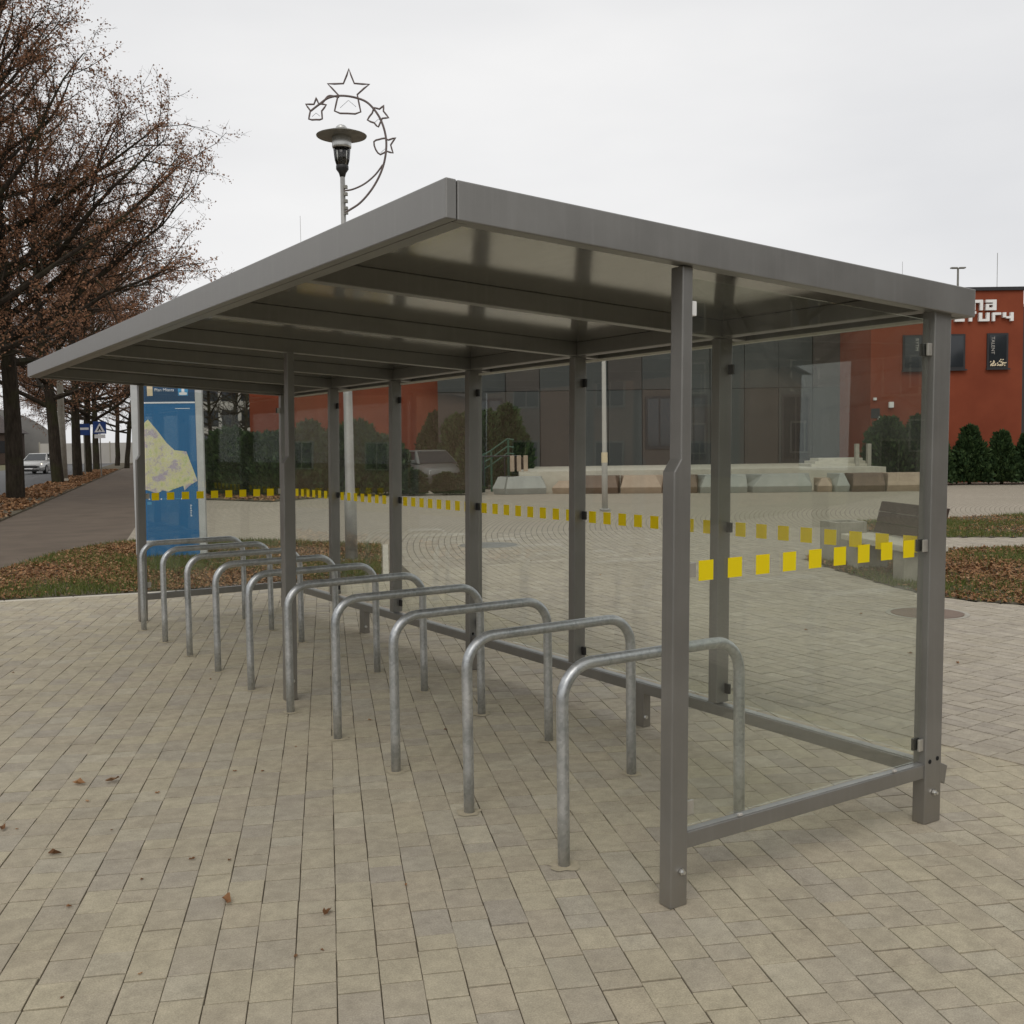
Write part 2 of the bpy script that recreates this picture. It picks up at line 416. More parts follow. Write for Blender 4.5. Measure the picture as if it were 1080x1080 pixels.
def sheet(name, poly, z, mat, kind='structure'):
    m = MB(); m.add([(x, y, z) for x, y in poly], [tuple(range(len(poly)))])
    return tag(m.build(name, mat), kind=kind)

# ------------------------------------------------------------------ the setting: ground sheets
LDIR = np.array([.258, .966]); LNRM = np.array([.966, -.258]); L0 = np.array([1.34, 23.88])
def lane(t, o): p = L0+t*LDIR+o*LNRM; return (p[0], p[1])
sheet('ground', [(-500, -500), (500, -500), (500, 500), (-500, 500)], -.05, 'verge')
sheet('road', [lane(-60, -9.2), lane(-60, -2.0), lane(330, -2.0), lane(330, -9.2)], -.03, 'asphalt')
sheet('path', [lane(-30, .02), (-1.6, 9.0), (2.48, 16.1), (3.52, 20.31), (7.0, 29.4), (24, 78), (36, 120), lane(120, .02)], -.024, 'path_brown')
LAWN = [(-1.45, 10.0), (-.41, 9.72), (.89, 9.41), (2.48, 9.02), (3.71, 8.93), (5.49, 12.58), (4.3, 14.6), (2.48, 16.1), (1.96, 15.88), (.92, 14.6), (-.03, 12.76)]
ISLE1 = [(9.0, 6.95), (8.46, 6.05), (7.95, 5.1), (7.6, 4.4), (7.42, 3.8), (7.45, 3.3), (7.75, 2.7), (9.0, 1.2), (16, 2.6), (12.7, 5.95), (11.52, 6.42), (10.3, 7.2)]
ISLE2 = [(13.04, 9.33), (12.9, 8.3), (13.12, 7.6), (13.92, 6.9), (17.5, 4.2), (22, 6.8), (18.51, 9.65), (16.85, 10.15), (14.6, 10.6)]
RC = (26.0, 1.5); RR = 23.0
# paved pad: joint bed first, pavers on top
sheet('plaza', [(1.5, -8), (60, -30), (60, 60), (24, 60), (7.0, 29.4), (3.52, 20.31), (2.3, 16.0), (2.3, 8.0)], -.019, 'plaza_paving')
bed = [(-9, -6)]+[(RC[0]+RR*math.cos(a), RC[1]+RR*math.sin(a)) for a in np.linspace(R(199), R(158), 24)]+[(3.71, 8.93), (2.48, 9.02), (.89, 9.41), (-.41, 9.72), (-9, 12)]
pad = sheet('pavement', bed, -.0055, 'joint_sand')

# pavers of the pad: courses turned about 23 degrees from the shelter
PA = R(22.97); pu = np.array([math.sin(PA), math.cos(PA)]); pv = np.array([math.cos(PA), -math.sin(PA)])
PW = .127
def paver_verts(l, w, ch=.0013, h=.022, gap=.0034, side=.0016):
    a, b = l/2-gap, w/2-side
    return np.array([(-a, -b, -h), (a, -b, -h), (a, b, -h), (-a, b, -h), (-a, -b, -ch*.8), (a, -b, -ch*.8), (a, b, -ch*.8), (-a, b, -ch*.8),
                     (-a+ch, -b+ch, 0), (a-ch, -b+ch, 0), (a-ch, b-ch, 0), (-a+ch, b-ch, 0)])
PF = [(8, 9, 10, 11)]+[(4+i, 4+(i+1) % 4, 8+(i+1) % 4, 8+i) for i in range(4)]+[(i, (i+1) % 4, 4+(i+1) % 4, 4+i) for i in range(4)]
LENS = (.102, .147, .19)
pieces = []
for k in range(-90, 90):
    s = -6.0+rng.random()*.2; o = k*PW
    while s < 14:
        li = rng.choices((0, 1, 2), (2, 3, 3))[0]; l = LENS[li]
        p = (s+l/2)*pu+o*pv; s += l
        pieces.append((p[0], p[1], li))
P = np.array(pieces)
rad = np.hypot(P[:, 0]-RC[0], P[:, 1]-RC[1])
def front_edge(x): return np.interp(x, [-9, -.41, .89, 2.48, 3.71, 6], [11.7, 9.66, 9.35, 8.97, 8.88, 8.7])
ok = (rad > RR+.02) & (P[:, 1] < front_edge(P[:, 0])-.03) & (P[:, 0] > -7.5) & (P[:, 1] > -3.2)
# only what the view, with a margin, can reach
rel = P[:, :2]-CAM[:2]; dep = rel@np.array([math.sin(YAW), math.cos(YAW)]); lat = rel@_R[:2]
ok &= (dep > .9) & (np.abs(lat) < dep*.62+1.2)
P = P[ok]; dep = dep[ok]; lat = lat[ok]
vis = (np.abs(lat) < dep*.47) & (dep > 2.75)
order = np.argsort(np.where(vis, dep, 99)); one = set(order[:300].tolist())
tmpl = []
for l in LENS:
    me = np_mesh('paver', paver_verts(l, PW), np.array(PF)); me.materials.append(MATS['paver_beige']); tmpl.append(me)
ANG = math.atan2(pu[1], pu[0])
Rz = np.array([[math.cos(ANG), -math.sin(ANG), 0], [math.sin(ANG), math.cos(ANG), 0], [0, 0, 1]])
FV, FF = [], []
for i, (x, y, li) in enumerate(P):
    dz = rng.uniform(-.0016, .0012); tx, ty = rng.gauss(0, .0022), rng.gauss(0, .0022); jx, jy, ja = rng.gauss(0, .0009), rng.gauss(0, .0009), rng.gauss(0, .004)
    if i in one:
        o = bpy.data.objects.new('paver', tmpl[int(li)]); COL.objects.link(o); o.parent = pad
        o.location = (x+jx, y+jy, dz); o.rotation_euler = (tx, ty, ANG+ja)
    else:
        v = paver_verts(LENS[int(li)], PW)@Rz.T; v[:, 2] += dz+tx*v[:, 0]+ty*v[:, 1]; v += (x+jx, y+jy, 0)
        FF.append(np.array(PF)+12*len(FV)); FV.append(v)
tag(mobj('paver_field', np_mesh('paver_field', np.concatenate(FV), np.concatenate(FF)), 'paver_beige', pad), kind='stuff')
# edging stones along the lawn
kb = thing('lawn_edging', 'pale concrete edging stones between the paving and the leafy lawn', 'kerb')
ex = list(np.linspace(-9, 3.6, 20))
for a, b in zip(ex[:-1], ex[1:]):
    ya, yb = float(front_edge(a)), float(front_edge(b))
    MB().hexa([(a+.004, ya-.1, -.05), (b-.004, yb-.1, -.05), (b-.004, yb, -.05), (a+.004, ya, -.05), (a+.004, ya-.1, .006), (b-.004, yb-.1, .006), (b-.004, yb, .006), (a+.004, ya, .006)]).build('edging_stone', 'concrete_light', kb, bevel=.006)
pe = MB().hexa([(3.72, 8.9, -.05), (3.79, 8.87, -.05), (5.6, 12.56, -.05), (5.52, 12.6, -.05), (3.72, 8.9, .01), (3.79, 8.87, .01), (5.6, 12.56, .01), (5.52, 12.6, .01)])
pe.build('edging_stone', 'concrete_light', kb, bevel=.006)

# ring pavers of the plaza, laid in arcs
plaza = bpy.data.objects['plaza']
rows = []
for k in range(0, 130):
    r = RR-.05-.1*k
    if r < 4: break
    n = int(2*math.pi*r/.2); off = (k % 2)*.5+rng.random()*.12
    a = (np.arange(n)+off)*2*math.pi/n
    rows.append(np.stack([RC[0]+r*np.cos(a), RC[1]+r*np.sin(a), a+math.pi/2], 1))
n_ = int(2*math.pi*(RR+.05)/.2); a = np.arange(n_)*2*math.pi/n_
rows.append(np.stack([RC[0]+(RR+.05)*np.cos(a), RC[1]+(RR+.05)*np.sin(a), a+math.pi/2], 1))
Q = np.concatenate(rows)
rel = Q[:, :2]-CAM[:2]; dep = rel@np.array([math.sin(YAW), math.cos(YAW)]); lat = rel@_R[:2]
ok = (dep > 2) & (dep < 19) & (np.abs(lat) < dep*.56+1.0)
for poly in (LAWN, ISLE1, ISLE2): ok &= ~inpoly(Q[:, 0], Q[:, 1], poly)
Q = Q[ok]; dep = dep[ok]; lat = lat[ok]
order = np.argsort(np.where(np.abs(lat) < dep*.47, dep, 99)); one = set(order[:300].tolist())
rme = np_mesh('plaza_paver', paver_verts(.2, .1, gap=.004, side=.0034), np.array(PF)); rme.materials.append(MATS['paver_plaza'])
base = paver_verts(.2, .1, gap=.004, side=.0034); FV, FF = [], []
for i, (x, y, a) in enumerate(Q):
    dz = rng.uniform(-.002, .001)+(.0055 if math.hypot(x-RC[0], y-RC[1]) > RR else 0)
    if i in one:
        o = bpy.data.objects.new('paver', rme); COL.objects.link(o); o.parent = plaza; o.location = (x, y, dz); o.rotation_euler = (rng.gauss(0, .004), rng.gauss(0, .004), a)
    else:
        c, s = math.cos(a), math.sin(a); v = base.copy(); v[:, 0], v[:, 1] = base[:, 0]*c-base[:, 1]*s+x, base[:, 0]*s+base[:, 1]*c+y; v[:, 2] += dz
        FF.append(np.array(PF)+12*len(FV)); FV.append(v)
tag(mobj('paver_field', np_mesh('plaza_paver_field', np.concatenate(FV), np.concatenate(FF)), 'paver_plaza', plaza), kind='stuff')

# lawns with soil, grass and leaf litter
def tri_sample(poly, n):
    xs = [p[0] for p in poly]; ys = [p[1] for p in poly]
    out = np.zeros((0, 2))
    while len(out) < n:
        q = np.stack([nrg.uniform(min(xs), max(xs), n), nrg.uniform(min(ys), max(ys), n)], 1)
        out = np.concatenate([out, q[inpoly(q[:, 0], q[:, 1], poly)]])
    return out[:n]
def litter(name, poly, n, size, z0, z1=.05):
    q = tri_sample(poly, int(n*1.5)); gg = np.sin(q[:, 0]*1.7+1)*np.cos(q[:, 1]*1.3)+np.sin(q[:, 0]*4.1)*.35+nrg.normal(0, .45, len(q)); q = q[gg < .34][:n]; n = len(q); c = np.stack([q[:, 0], q[:, 1], z0+nrg.random(n)**1.5*z1], 1)
    a = nrg.uniform(0, 6.28, n); t = nrg.normal(0, .38, n); t2 = nrg.normal(0, .38, n); s = size*nrg.uniform(.6, 1.3, n)
    u = np.stack([np.cos(a), np.sin(a), t], 1)*s[:, None]; w = np.stack([-np.sin(a), np.cos(a), t2], 1)*(s*.62)[:, None]
    up = np.array([0, 0, 1.])*s[:, None]*nrg.uniform(-.1, .35, n)[:, None]
    v = np.stack([c-u, c-w+up, c+u*1.1, c+w+up], 1).reshape(-1, 3)
    f = np.arange(4*n).reshape(n, 4)
    f = np.concatenate([f[:, [0, 1, 2]], f[:, [0, 2, 3]]])
    o = mobj(name, np_mesh(name, v, f), 'leaf_litter'); return tag(o, kind='stuff')
def grass(name, poly, n, h, z0):
    q = tri_sample(poly, n)
    g = np.sin(q[:, 0]*1.7+1)*np.cos(q[:, 1]*1.3)+nrg.normal(0, .5, n); q = q[g > -.1]; n = len(q)
    c = np.stack([q[:, 0], q[:, 1], np.full(n, z0)], 1); a = nrg.uniform(0, 6.28, n); hh = h*nrg.uniform(.5, 1.3, n)
    w = np.stack([np.cos(a), np.sin(a), 0*a], 1)*.006
    tip = c+np.stack([nrg.normal(0, .35, n)*hh, nrg.normal(0, .35, n)*hh, hh], 1)
    v = np.stack([c-w, c+w, tip], 1).reshape(-1, 3)
    return tag(mobj(name, np_mesh(name, v, np.arange(3*n).reshape(n, 3)), 'grass'), kind='stuff')
for nm, poly, nl, ng in (('lawn', LAWN, 26000, 36000), ('lawn', ISLE1, 26000, 32000), ('lawn', ISLE2, 7000, 34000)):
    s = sheet(nm, poly, .004, 'soil')
    tag(litter('leaf_litter', poly, nl, .023, .010, .03), 'fallen brown leaves covering the lawn')
    tag(grass('grass', poly, ng, .07, .004), 'short green grass growing through the leaves')
strip = [lane(-14, -2.0), lane(-14, 0), lane(110, 0), lane(110, -2.0)]
st = MB().hexa([(*strip[0], -.05), (*strip[1], -.05), (*strip[2], -.05), (*strip[3], -.05), (*strip[0], .01), (*strip[1], .01), (*strip[2], .01), (*strip[3], .01)]).build('tree_verge', 'soil'); tag(st, kind='structure')
tag(litter('leaf_litter', [lane(-14, -1.95), lane(-14, -.02), lane(60, -.02), lane(60, -1.95)], 15000, .06, .015, .06), 'orange brown leaves on the verge under the trees')
hb = [(7.6, 30.6), (8.9, 27.0), (10.5, 27.8), (19, 33.5), (17.5, 36.5), (9.2, 33.9)]
sheet('hedge_bed', hb, .006, 'soil')
tag(litter('leaf_litter', hb, 3500, .06, .012, .05), 'brown leaves under the evergreen hedge')

# manhole covers
for (x, y), r, lb in (((6.46, 3.27), .36, 'round rusty manhole cover near the bench'), ((6.8, 11.43), .5, 'round grey manhole cover in the middle of the plaza')):
    t = thing('manhole_cover', lb, 'manhole', (x, y, 0))
    MB().lathe([(r-.05, -.006), (r-.05, .005), (r-.06, .007), (.01, .007)], sides=36).build('lid', 'wood_dark' if r < .4 else 'lamp_grey', t)
    MB().lathe([(r, -.006), (r, .004), (r-.04, .004), (r-.04, -.006)], sides=36).build('ring', 'concrete', t)

# ------------------------------------------------------------------ bike shelter
KX = .017
XA, WB, LL = .466, 1.852, 7.3182
BAY = LL/6
XF, XB, ZF, ZB = -.423, 2.072, 2.3509, 2.2057
YN, YF = -.03, LL+.09
FH = .115
def zr(x): return ZF+(x-XF)/(XB-XF)*(ZB-ZF)
def rbox(mb, x0, x1, y0, y1, d0, d1):
    return mb.hexa([(x0, y0, zr(x0)+d0), (x1, y0, zr(x1)+d0), (x1, y1, zr(x1)+d0), (x0, y1, zr(x0)+d0),
                    (x0, y0, zr(x0)+d1), (x1, y0, zr(x1)+d1), (x1, y1, zr(x1)+d1), (x0, y1, zr(x0)+d1)])
sh = thing('bike_shelter', 'long grey steel and glass bicycle shelter with a flat overhanging roof', 'shelter')
def sb(mb, name, mat, parent=None, bevel=0, smooth=False): return mb.build(name, mat, parent or sh, smooth, bevel, KX)
PD = .06
for y in (0, 3.60, LL):
    zt = zr(XA+.04)-FH
    p = sb(MB().prism_y([(XA, 0), (XA+.075, 0), (XA+.075, zt), (XA+.03, zt), (XA+.03, 1.54), (XA, 1.497)], y, y+PD), 'front_post', 'paint_grey', bevel=.004)
    sb(MB().tube([(XA+.045, y-.002, .125), (XA+.045, y-.010, .125)], .011, 6), 'bolt', 'bolt_zinc', p)
    sb(MB().tube([(XA+.045, y-.008, .125), (XA+.045, y-.020, .125)], .006, 8), 'bolt', 'bolt_zinc', p)
    pass
PWB = .106
for i in range(7):
    y = i*BAY if i not in (3,) else 3.68
    full = i in (0, 3, 6)
    zt = zr(WB+.05)-FH+.01
    z0 = 0 if full else .262
    w = PWB if full else .085
    p = sb(MB().box(WB, WB+w, y, y+PD, z0, zt), 'back_post', 'paint_grey', bevel=.004)
    if full:
        sb(MB().tube([(WB+.055, y-.002, .13), (WB+.055, y-.011, .13)], .012, 6), 'bolt', 'bolt_zinc', p)
        sb(MB().tube([(WB+.055, y-.009, .13), (WB+.055, y-.022, .13)], .006, 8), 'bolt', 'bolt_zinc', p)
        for hx, hz in ((WB+.028, .262), (WB+.078, .268)):
            sb(MB().tube([(hx, y-.0015, hz), (hx, y+.004, hz)], .0095, 12), 'rail_hole', 'black_hole', p)
        if i in (0, 6):    # stub of the rear rail poking out behind the corner post
            sb(MB().prism_y([(WB+w, .165), (WB+w+.035, .145), (WB+w+.052, .222), (WB+w, .245)], y+.006, y+PD-.006), 'rail_stub', 'paint_grey', p, bevel=.003)
# rails
def rail_x(y):
    r = sb(MB().box(XA+.075, WB, y+.006, y+.048, .195, .252), 'end_rail', 'paint_grey', bevel=.003)
    sb(MB().box(XA+.076, WB-.001, y+.012, y+.042, .2525, .2545), 'rail_channel', 'rail_top', r)
    for fx in (.2, .86):
        xx = XA+.075+fx*(WB-XA-.075)
        sb(MB().box(xx-.009, xx+.009, y+.006, y+.018, .2545, .264), 'glass_block', 'far_wall', r, bevel=.002)
rail_x(0); rail_x(LL)
for k, (y0, y1) in enumerate(((PD, 3.68), (3.68+PD, LL))):
    r = sb(MB().box(WB+.020, WB+.084, y0, y1, .195, .252), 'rear_rail', 'paint_grey', bevel=.003)
    sb(MB().box(WB+.030, WB+.074, y0+.001, y1-.001, .2525, .2545), 'rail_channel', 'rail_top', r)
    yc = (y0+y1)/2
    f = sb(MB().box(WB+.028, WB+.078, yc-.05, yc+.05, .0, .195), 'rail_foot', 'paint_grey', bevel=.003)
    sb(MB().tube([(WB+.04, yc-.051, .06), (WB+.04, yc-.062, .06)], .011, 6), 'bolt', 'bolt_zinc', f)
# roof
sb(rbox(MB(), XF, XF+.035, YN, YF, -FH, 0), 'front_fascia', 'paint_grey', bevel=.004)
sb(rbox(MB(), XF+.035, XF+.085, YN+.03, YF-.03, -FH, -FH+.008), 'fascia_lip', 'paint_grey')
sb(rbox(MB(), XF+.0375, XB, YN, YN+.030, -FH, -.001), 'end_fascia', 'paint_grey', bevel=.004)
sb(rbox(MB(), XF+.04, XB-.04, YN+.030, YN+.062, -FH+.002, -FH+.010), 'fascia_lip', 'paint_grey')
sb(rbox(MB(), XF+.035, XB, YF-.03, YF+.004, -FH, -.001), 'end_fascia', 'paint_grey', bevel=.004)
sb(rbox(MB(), XB-.035, XB-.001, YN+.030, YF-.03, -FH, -.002), 'rear_fascia', 'paint_grey', bevel=.004)
sb(rbox(MB(), XF+.035, XB-.035, YN+.031, YF-.03, -.014, -.004), 'roof_sheet', 'paint_grey')
ys = [YN+.031]+[i*BAY+PD/2 if i != 3 else 3.68+PD/2 for i in range(1, 6)]+[YF-.032]
for a, b in zip(ys[:-1], ys[1:]):
    sb(rbox(MB(), XF+.037, XB-.037, a+.003, b-.003, -.021, -.016), 'ceiling_panel', 'ceiling_sheet')
for yy in ys[1:-1]:
    sb(rbox(MB(), XF+.04, XB-.04, yy-.03, yy+.03, -.105, -.0215), 'roof_beam', 'paint_grey', bevel=.003)
for yy in (ys[0]+.035, ys[-1]-.035):
    sb(rbox(MB(), XF+.09, XB-.04, yy-.02, yy+.02, -.095, -.0215), 'roof_beam', 'paint_grey', bevel=.003)
for k, (a, b) in enumerate(zip(ys[:-1], ys[1:])):
    sb(rbox(MB(), WB+.01, WB+.075, a+.032, b-.032, -.10, -.0215), 'rear_purlin', 'paint_grey', bevel=.003)
sb(MB().box(XA+.077, XA+.105, .012, .035, 2.02, 2.07), 'glass_clip', 'white_letter', bevel=.003)
# glass panes with yellow film squares and clips
def pane_x(y):
    x0, x1 = XA+.092, WB-.012
    zt0, zt1 = zr(x0)-FH-.03, zr(x1)-FH-.03
    yc = y+.026
    g = sb(MB().hexa([(x0, yc-.004, .268), (x1, yc-.004, .268), (x1, yc+.004, .268), (x0, yc+.004, .268), (x0, yc-.004, zt0), (x1, yc-.004, zt1), (x1, yc+.004, zt1), (x0, yc+.004, zt0)]), 'glass_pane', 'clear_glass')
    for j in range(9):
        cx = x0+.075+j*.1385
        sb(MB().box(cx-.034, cx+.034, yc-.0062, yc-.0050, 1.118, 1.188), 'yellow_square', 'yellow_film', g)
    for z in (.31, 1.135, 1.93):
        sb(MB().box(x1-.018, WB-.001, yc-.016, yc-.0065, z, z+.05), 'glass_clip', 'clip_metal', bevel=.002)
        sb(MB().box(x1-.024, WB-.001, yc+.0065, yc+.02, z, z+.05), 'glass_clip', 'black_plastic', bevel=.002)
    for z in (.31, 1.135):
        sb(MB().box(XA+.077, x0+.02, yc-.016, yc-.0065, z, z+.05), 'glass_clip', 'clip_metal', bevel=.002)
pane_x(0); pane_x(LL)
xg = WB+.074
pe = [i*BAY if i != 3 else 3.68 for i in range(7)]
for k in range(6):
    y0, y1 = pe[k]+PD+.012, pe[k+1]-.012
    zt = zr(xg)-FH-.022
    g = sb(MB().box(xg-.004, xg+.004, y0, y1, .268, zt), 'glass_pane', 'clear_glass')
    sb(MB().box(xg-.005, xg+.005, y0, y1, zt+.001, zt+.013), 'edge_strip', 'edge_seal', g)
    n = 8; st_ = (y1-y0-.15)/(n-1)
    for j in range(n):
        cy = y0+.075+j*st_
        sb(MB().box(xg-.0062, xg-.0050, cy-.034, cy+.034, 1.118, 1.188), 'yellow_square', 'yellow_film', g)
    for z in (.31, 1.135, 1.93):
        sb(MB().box(xg-.02, xg-.006, pe[k]+PD+.001, y0+.022, z, z+.05), 'glass_clip', 'black_plastic', bevel=.002)
        sb(MB().box(xg-.02, xg-.006, y1-.022, pe[k+1]-.001, z, z+.05), 'glass_clip', 'black_plastic', bevel=.002)

# ------------------------------------------------------------------ ten bicycle hoops
ORD = ('first', 'second', 'third', 'fourth', 'fifth', 'sixth', 'seventh', 'eighth', 'ninth', 'tenth')
def hoop_mb(hw, hh, r, c=.135):
    pts = [(0, 0, -.05), (0, 0, .2), (0, 0, hh-r-c)]
    pts += [(c-c*math.cos(a), 0, hh-r-c+c*math.sin(a)) for a in np.linspace(0, math.pi/2, 9)[1:]]
    pts += [(hw*.5, 0, hh-r)]
    pts += [(hw-c+c*math.sin(a), 0, hh-r-c+c*math.cos(a)) for a in np.linspace(0, math.pi/2, 9)]
    pts += [(hw, 0, .2), (hw, 0, -.05)]
    return MB().tube(pts, r, 16)
hm = hoop_mb(.9133, .788, .0235)
for i in range(10):
    lb = {0: 'galvanised bicycle hoop nearest the viewer, first of the row of ten', 9: 'galvanised bicycle hoop farthest away, last of the row by the blue sign'}.get(i, f'galvanised bicycle hoop, {ORD[i]} of ten counted from the near end')
    t = thing('bicycle_hoop', lb, 'bicycle rack', (.3899, .5162+i*.7039, 0), rng.gauss(0, .008), 'bicycle hoops in a row under the shelter')
    hm.build('hoop', 'galvanised', t, smooth=True)
    for x in (0, .9133):
        m = MB(); n = 18
        vs_ = [(x+(.036+.034*rng.random())*math.cos(k*6.283/n), (.036+.034*rng.random())*math.sin(k*6.283/n), .0018) for k in range(n)]+[(x, 0, .005)]
        m.add(vs_, [(k, (k+1) % n, n) for k in range(n)]); m.build('mortar_collar', 'mortar', t)

# ------------------------------------------------------------------ information totem
tx = at(178, 15.35)
tt = thing('information_totem', 'tall blue town map board in a grey frame behind the shelter', 'information board', (tx[0], tx[1], 0), -R(28))
TW, TH = .505, 2.56
for sx in (-1, 1):
    MB().box(sx*TW-(.098 if sx > 0 else 0), sx*TW+(.098 if sx < 0 else 0), -.052, .04, .0, TH).build('side_frame', 'totem_frame', tt, bevel=.006)
MB().box(-TW+.10, TW-.10, -.045, .045, .0, .20).build('plinth', 'totem_blue', tt)
MB().box(-TW+.10, TW-.10, -.055, .055, .20, .255).build('lower_bar', 'totem_frame', tt, bevel=.004)
pn = MB().box(-TW+.10, TW-.10, -.045, .045, .255, 2.25).build('panel', 'totem_blue', tt)
hd = MB().box(-TW+.10, TW-.10, -.047, .047, 2.252, TH-.0).build('header', 'totem_navy', tt)
MB().box(-TW+.10, TW-.10, -.0495, -.0475, 2.25, 2.272).build('header_line', 'print_white', hd)
def flat(poly, y, name, mat, par):
    n = len(poly); m = MB(); m.add([(x, y, z) for x, z in poly]+[(x, y+.0015, z) for x, z in poly], [tuple(range(n))]+[(i, n+i, n+(i+1) % n, (i+1) % n) for i in range(n)])
    return m.build(name, mat, par)
mapo = flat([(-.30, .99), (-.17, .94), (-.10, .99), (-.02, .965), (.05, 1.0), (.20, 1.05), (.215, .98), (.30, 1.06), (.405, 1.12), (.33, 1.34), (.26, 1.55), (.09, 1.57), (-.02, 1.68), (-.13, 1.84), (-.27, 2.02), (-.31, 1.99), (-.42, 1.80), (-.42, 1.02)], -.0480, 'map_print', 'map_print', pn)
flat([(-.27, 2.36), (-.19, 2.36), (-.19, 2.50), (-.27, 2.50)], -.0490, 'icon', 'print_cream', hd)
flat([(.17, 2.36), (.31, 2.36), (.31, 2.53), (.17, 2.53)], -.0490, 'crest', 'print_sky', hd)
flat([(.19, 2.37), (.29, 2.37), (.30, 2.40), (.26, 2.41), (.26, 2.47), (.24, 2.50), (.22, 2.47), (.22, 2.41), (.18, 2.40)], -.0500, 'crest_tower', 'print_white', hd)
def put_text(body, size, x, z, y, mat, par, rot=0, name='lettering', align='LEFT', ext=.0006, sp=1.0, off=0.0):
    me = text_mesh(body, size, ext, align, sp, off); o = mobj(name, me, mat, par)
    o.location = (x, y, z); o.rotation_euler = (R(90), R(rot), 0); return o
put_text('Plan Miasta', .062, -.165, 2.425, -.0490, 'print_white', hd)
for k, x in enumerate((-.29, -.12, .05, .17)):
    flat([(x+.012*math.cos(a), .86+.012*math.sin(a)) for a in np.linspace(0, 6.28, 9)[:-1]], -.0480, 'legend_mark', 'print_white', pn)
    flat([(x+.03, .856), (x+.10, .856), (x+.10, .866), (x+.03, .866)], -.0480, 'legend_line', 'print_sky', pn)
flat([(.12, 2.17), (.33, 2.17), (.33, 2.178), (.12, 2.178)], -.0480, 'legend_line', 'print_white', pn)
for k in range(7):
    z = .60+k*.026
    flat([(.29, z), (.305+.012*(k % 3 == 0), z), (.305, z+.014), (.29, z+.014)], -.0480, 'legend_mark', 'print_white', pn)
flat([(-.32, .78), (-.26, .78), (-.26, .82), (-.32, .82)], -.0480, 'legend_mark', 'print_sky', pn)

# ------------------------------------------------------------------ street lamp with star garland
lp = gp(371, 592); LD = 14.6
lamp = thing('street_lamp', 'grey street lamp with a disc hood carrying a garland of wire stars', 'street lamp', (lp[0], lp[1], 0), -YAW)
zt = zat(361, 188, LD)                     # top of the shaft
MB().lathe([(.085, 0), (.085, .9), (.066, .98), (.060, 3.2), (.040, 3.3), (.033, zt)], sides=16).build('shaft', 'lamp_pole', lamp, smooth=True)
MB().lathe([(.14, 0), (.14, .02), (.09, .03), (.085, .03)], sides=20).build('base_plate', 'lamp_pole', lamp)
hd_ = MB().lathe([(.036, zt-.02), (.05, zt+.03), (.085, zt+.08), (.085, zt+.12), (.06, zt+.17), (.06, zt+.36), (.03, zt+.38)], sides=20).build('socket', 'black_plastic', lamp, smooth=True)
MB().lathe([(.075, zt+.12), (.10, zt+.20), (.125, zt+.42), (.122, zt+.42), (.097, zt+.20), (.072, zt+.12)], sides=24).build('glass_bowl', 'lamp_glass', lamp, smooth=True)
MB().lathe([(.125, zt+.36), (.13, zt+.38), (.13, zt+.50), (.10, zt+.53)], sides=24).build('reflector_ring', 'lamp_silver', lamp, smooth=True)
MB().lathe([(.10, zt+.50), (.335, zt+.515), (.34, zt+.525), (.20, zt+.575), (.08, zt+.60), (.02, zt+.60)], sides=36).build('hood', 'lamp_grey', lamp, smooth=False)
MB().lathe([(.07, zt+.595), (.075, zt+.635), (.05, zt+.66), (.02, zt+.665)], sides=16).build('finial', 'lamp_silver', lamp, smooth=True)
gar = thing('star_garland', 'brown wire arc of four outlined stars fixed to the street lamp', 'decoration', (lp[0], lp[1], 0), -YAW)
S = FPX/LD*5.4
def gc(px, py): return ((px-335)/S, -.05, zat(362, 60+py/5.4, LD))
def spline(pts, k=6, closed=False):
    P_ = [np.array(p, float) for p in pts]; n = len(P_); out = []
    for i in range(n if closed else n-1):
        p0, p1, p2, p3 = (P_[(i+j) % n] if closed else P_[min(max(i+j, 0), n-1)] for j in (-1, 0, 1, 2))
        for t in np.linspace(0, 1, k, endpoint=False):
            out.append(.5*((2*p1)+(-p0+p2)*t+(2*p0-5*p1+4*p2-p3)*t*t+(-p0+3*p1-3*p2+p3)*t**3))
    if not closed: out.append(P_[-1])
    return out
arc = spline([gc(*p) for p in ((345, 905), (375, 890), (440, 845), (510, 760), (560, 660), (582, 560), (580, 470), (550, 375), (490, 295), (420, 262), (340, 250), (270, 262), (215, 300), (172, 333))])
MB().tube(arc, .0145, 8).build('arc', 'wire_frame', gar, smooth=True)
MB().tube(spline([gc(*p) for p in ((345, 783), (395, 775), (460, 745), (520, 695), (562, 640))]), .012, 8).build('brace', 'wire_frame', gar, smooth=True)
MB().tube(spline([gc(*p) for p in ((215, 300), (240, 285), (270, 252), (300, 252), (330, 258))]), .013, 6).build('cable_wrap', 'wire_frame', gar, smooth=True)
STARS = [[(387, 100), (415, 182), (498, 188), (430, 245), (447, 342), (375, 350), (303, 335), (325, 245), (268, 182), (355, 182)],
         [(204, 258), (216, 292), (258, 300), (232, 335), (234, 378), (200, 382), (160, 378), (170, 332), (145, 295), (190, 296)],
         [(575, 308), (572, 340), (600, 378), (565, 380), (542, 428), (520, 405), (483, 388), (510, 350), (522, 320), (550, 328)],
         [(636, 490), (608, 530), (620, 575), (585, 565), (550, 583), (525, 555), (516, 510), (545, 498), (575, 492), (596, 502)]]
for s_ in STARS:
    so = MB().tube(spline([gc(*p) for p in s_], 2, True), .0125, 6, closed=True).build('star', 'wire_frame', gar, smooth=True)
    c = np.mean(s_, 0); w = max(p[0] for p in s_)-min(p[0] for p in s_)
    MB().tube([gc(c[0]-w*.2, c[1]+w*.36), gc(c[0], c[1]+w*.18), gc(c[0]+w*.18, c[1]+w*.34)], .003, 5).build('cable', 'black_plastic', so)
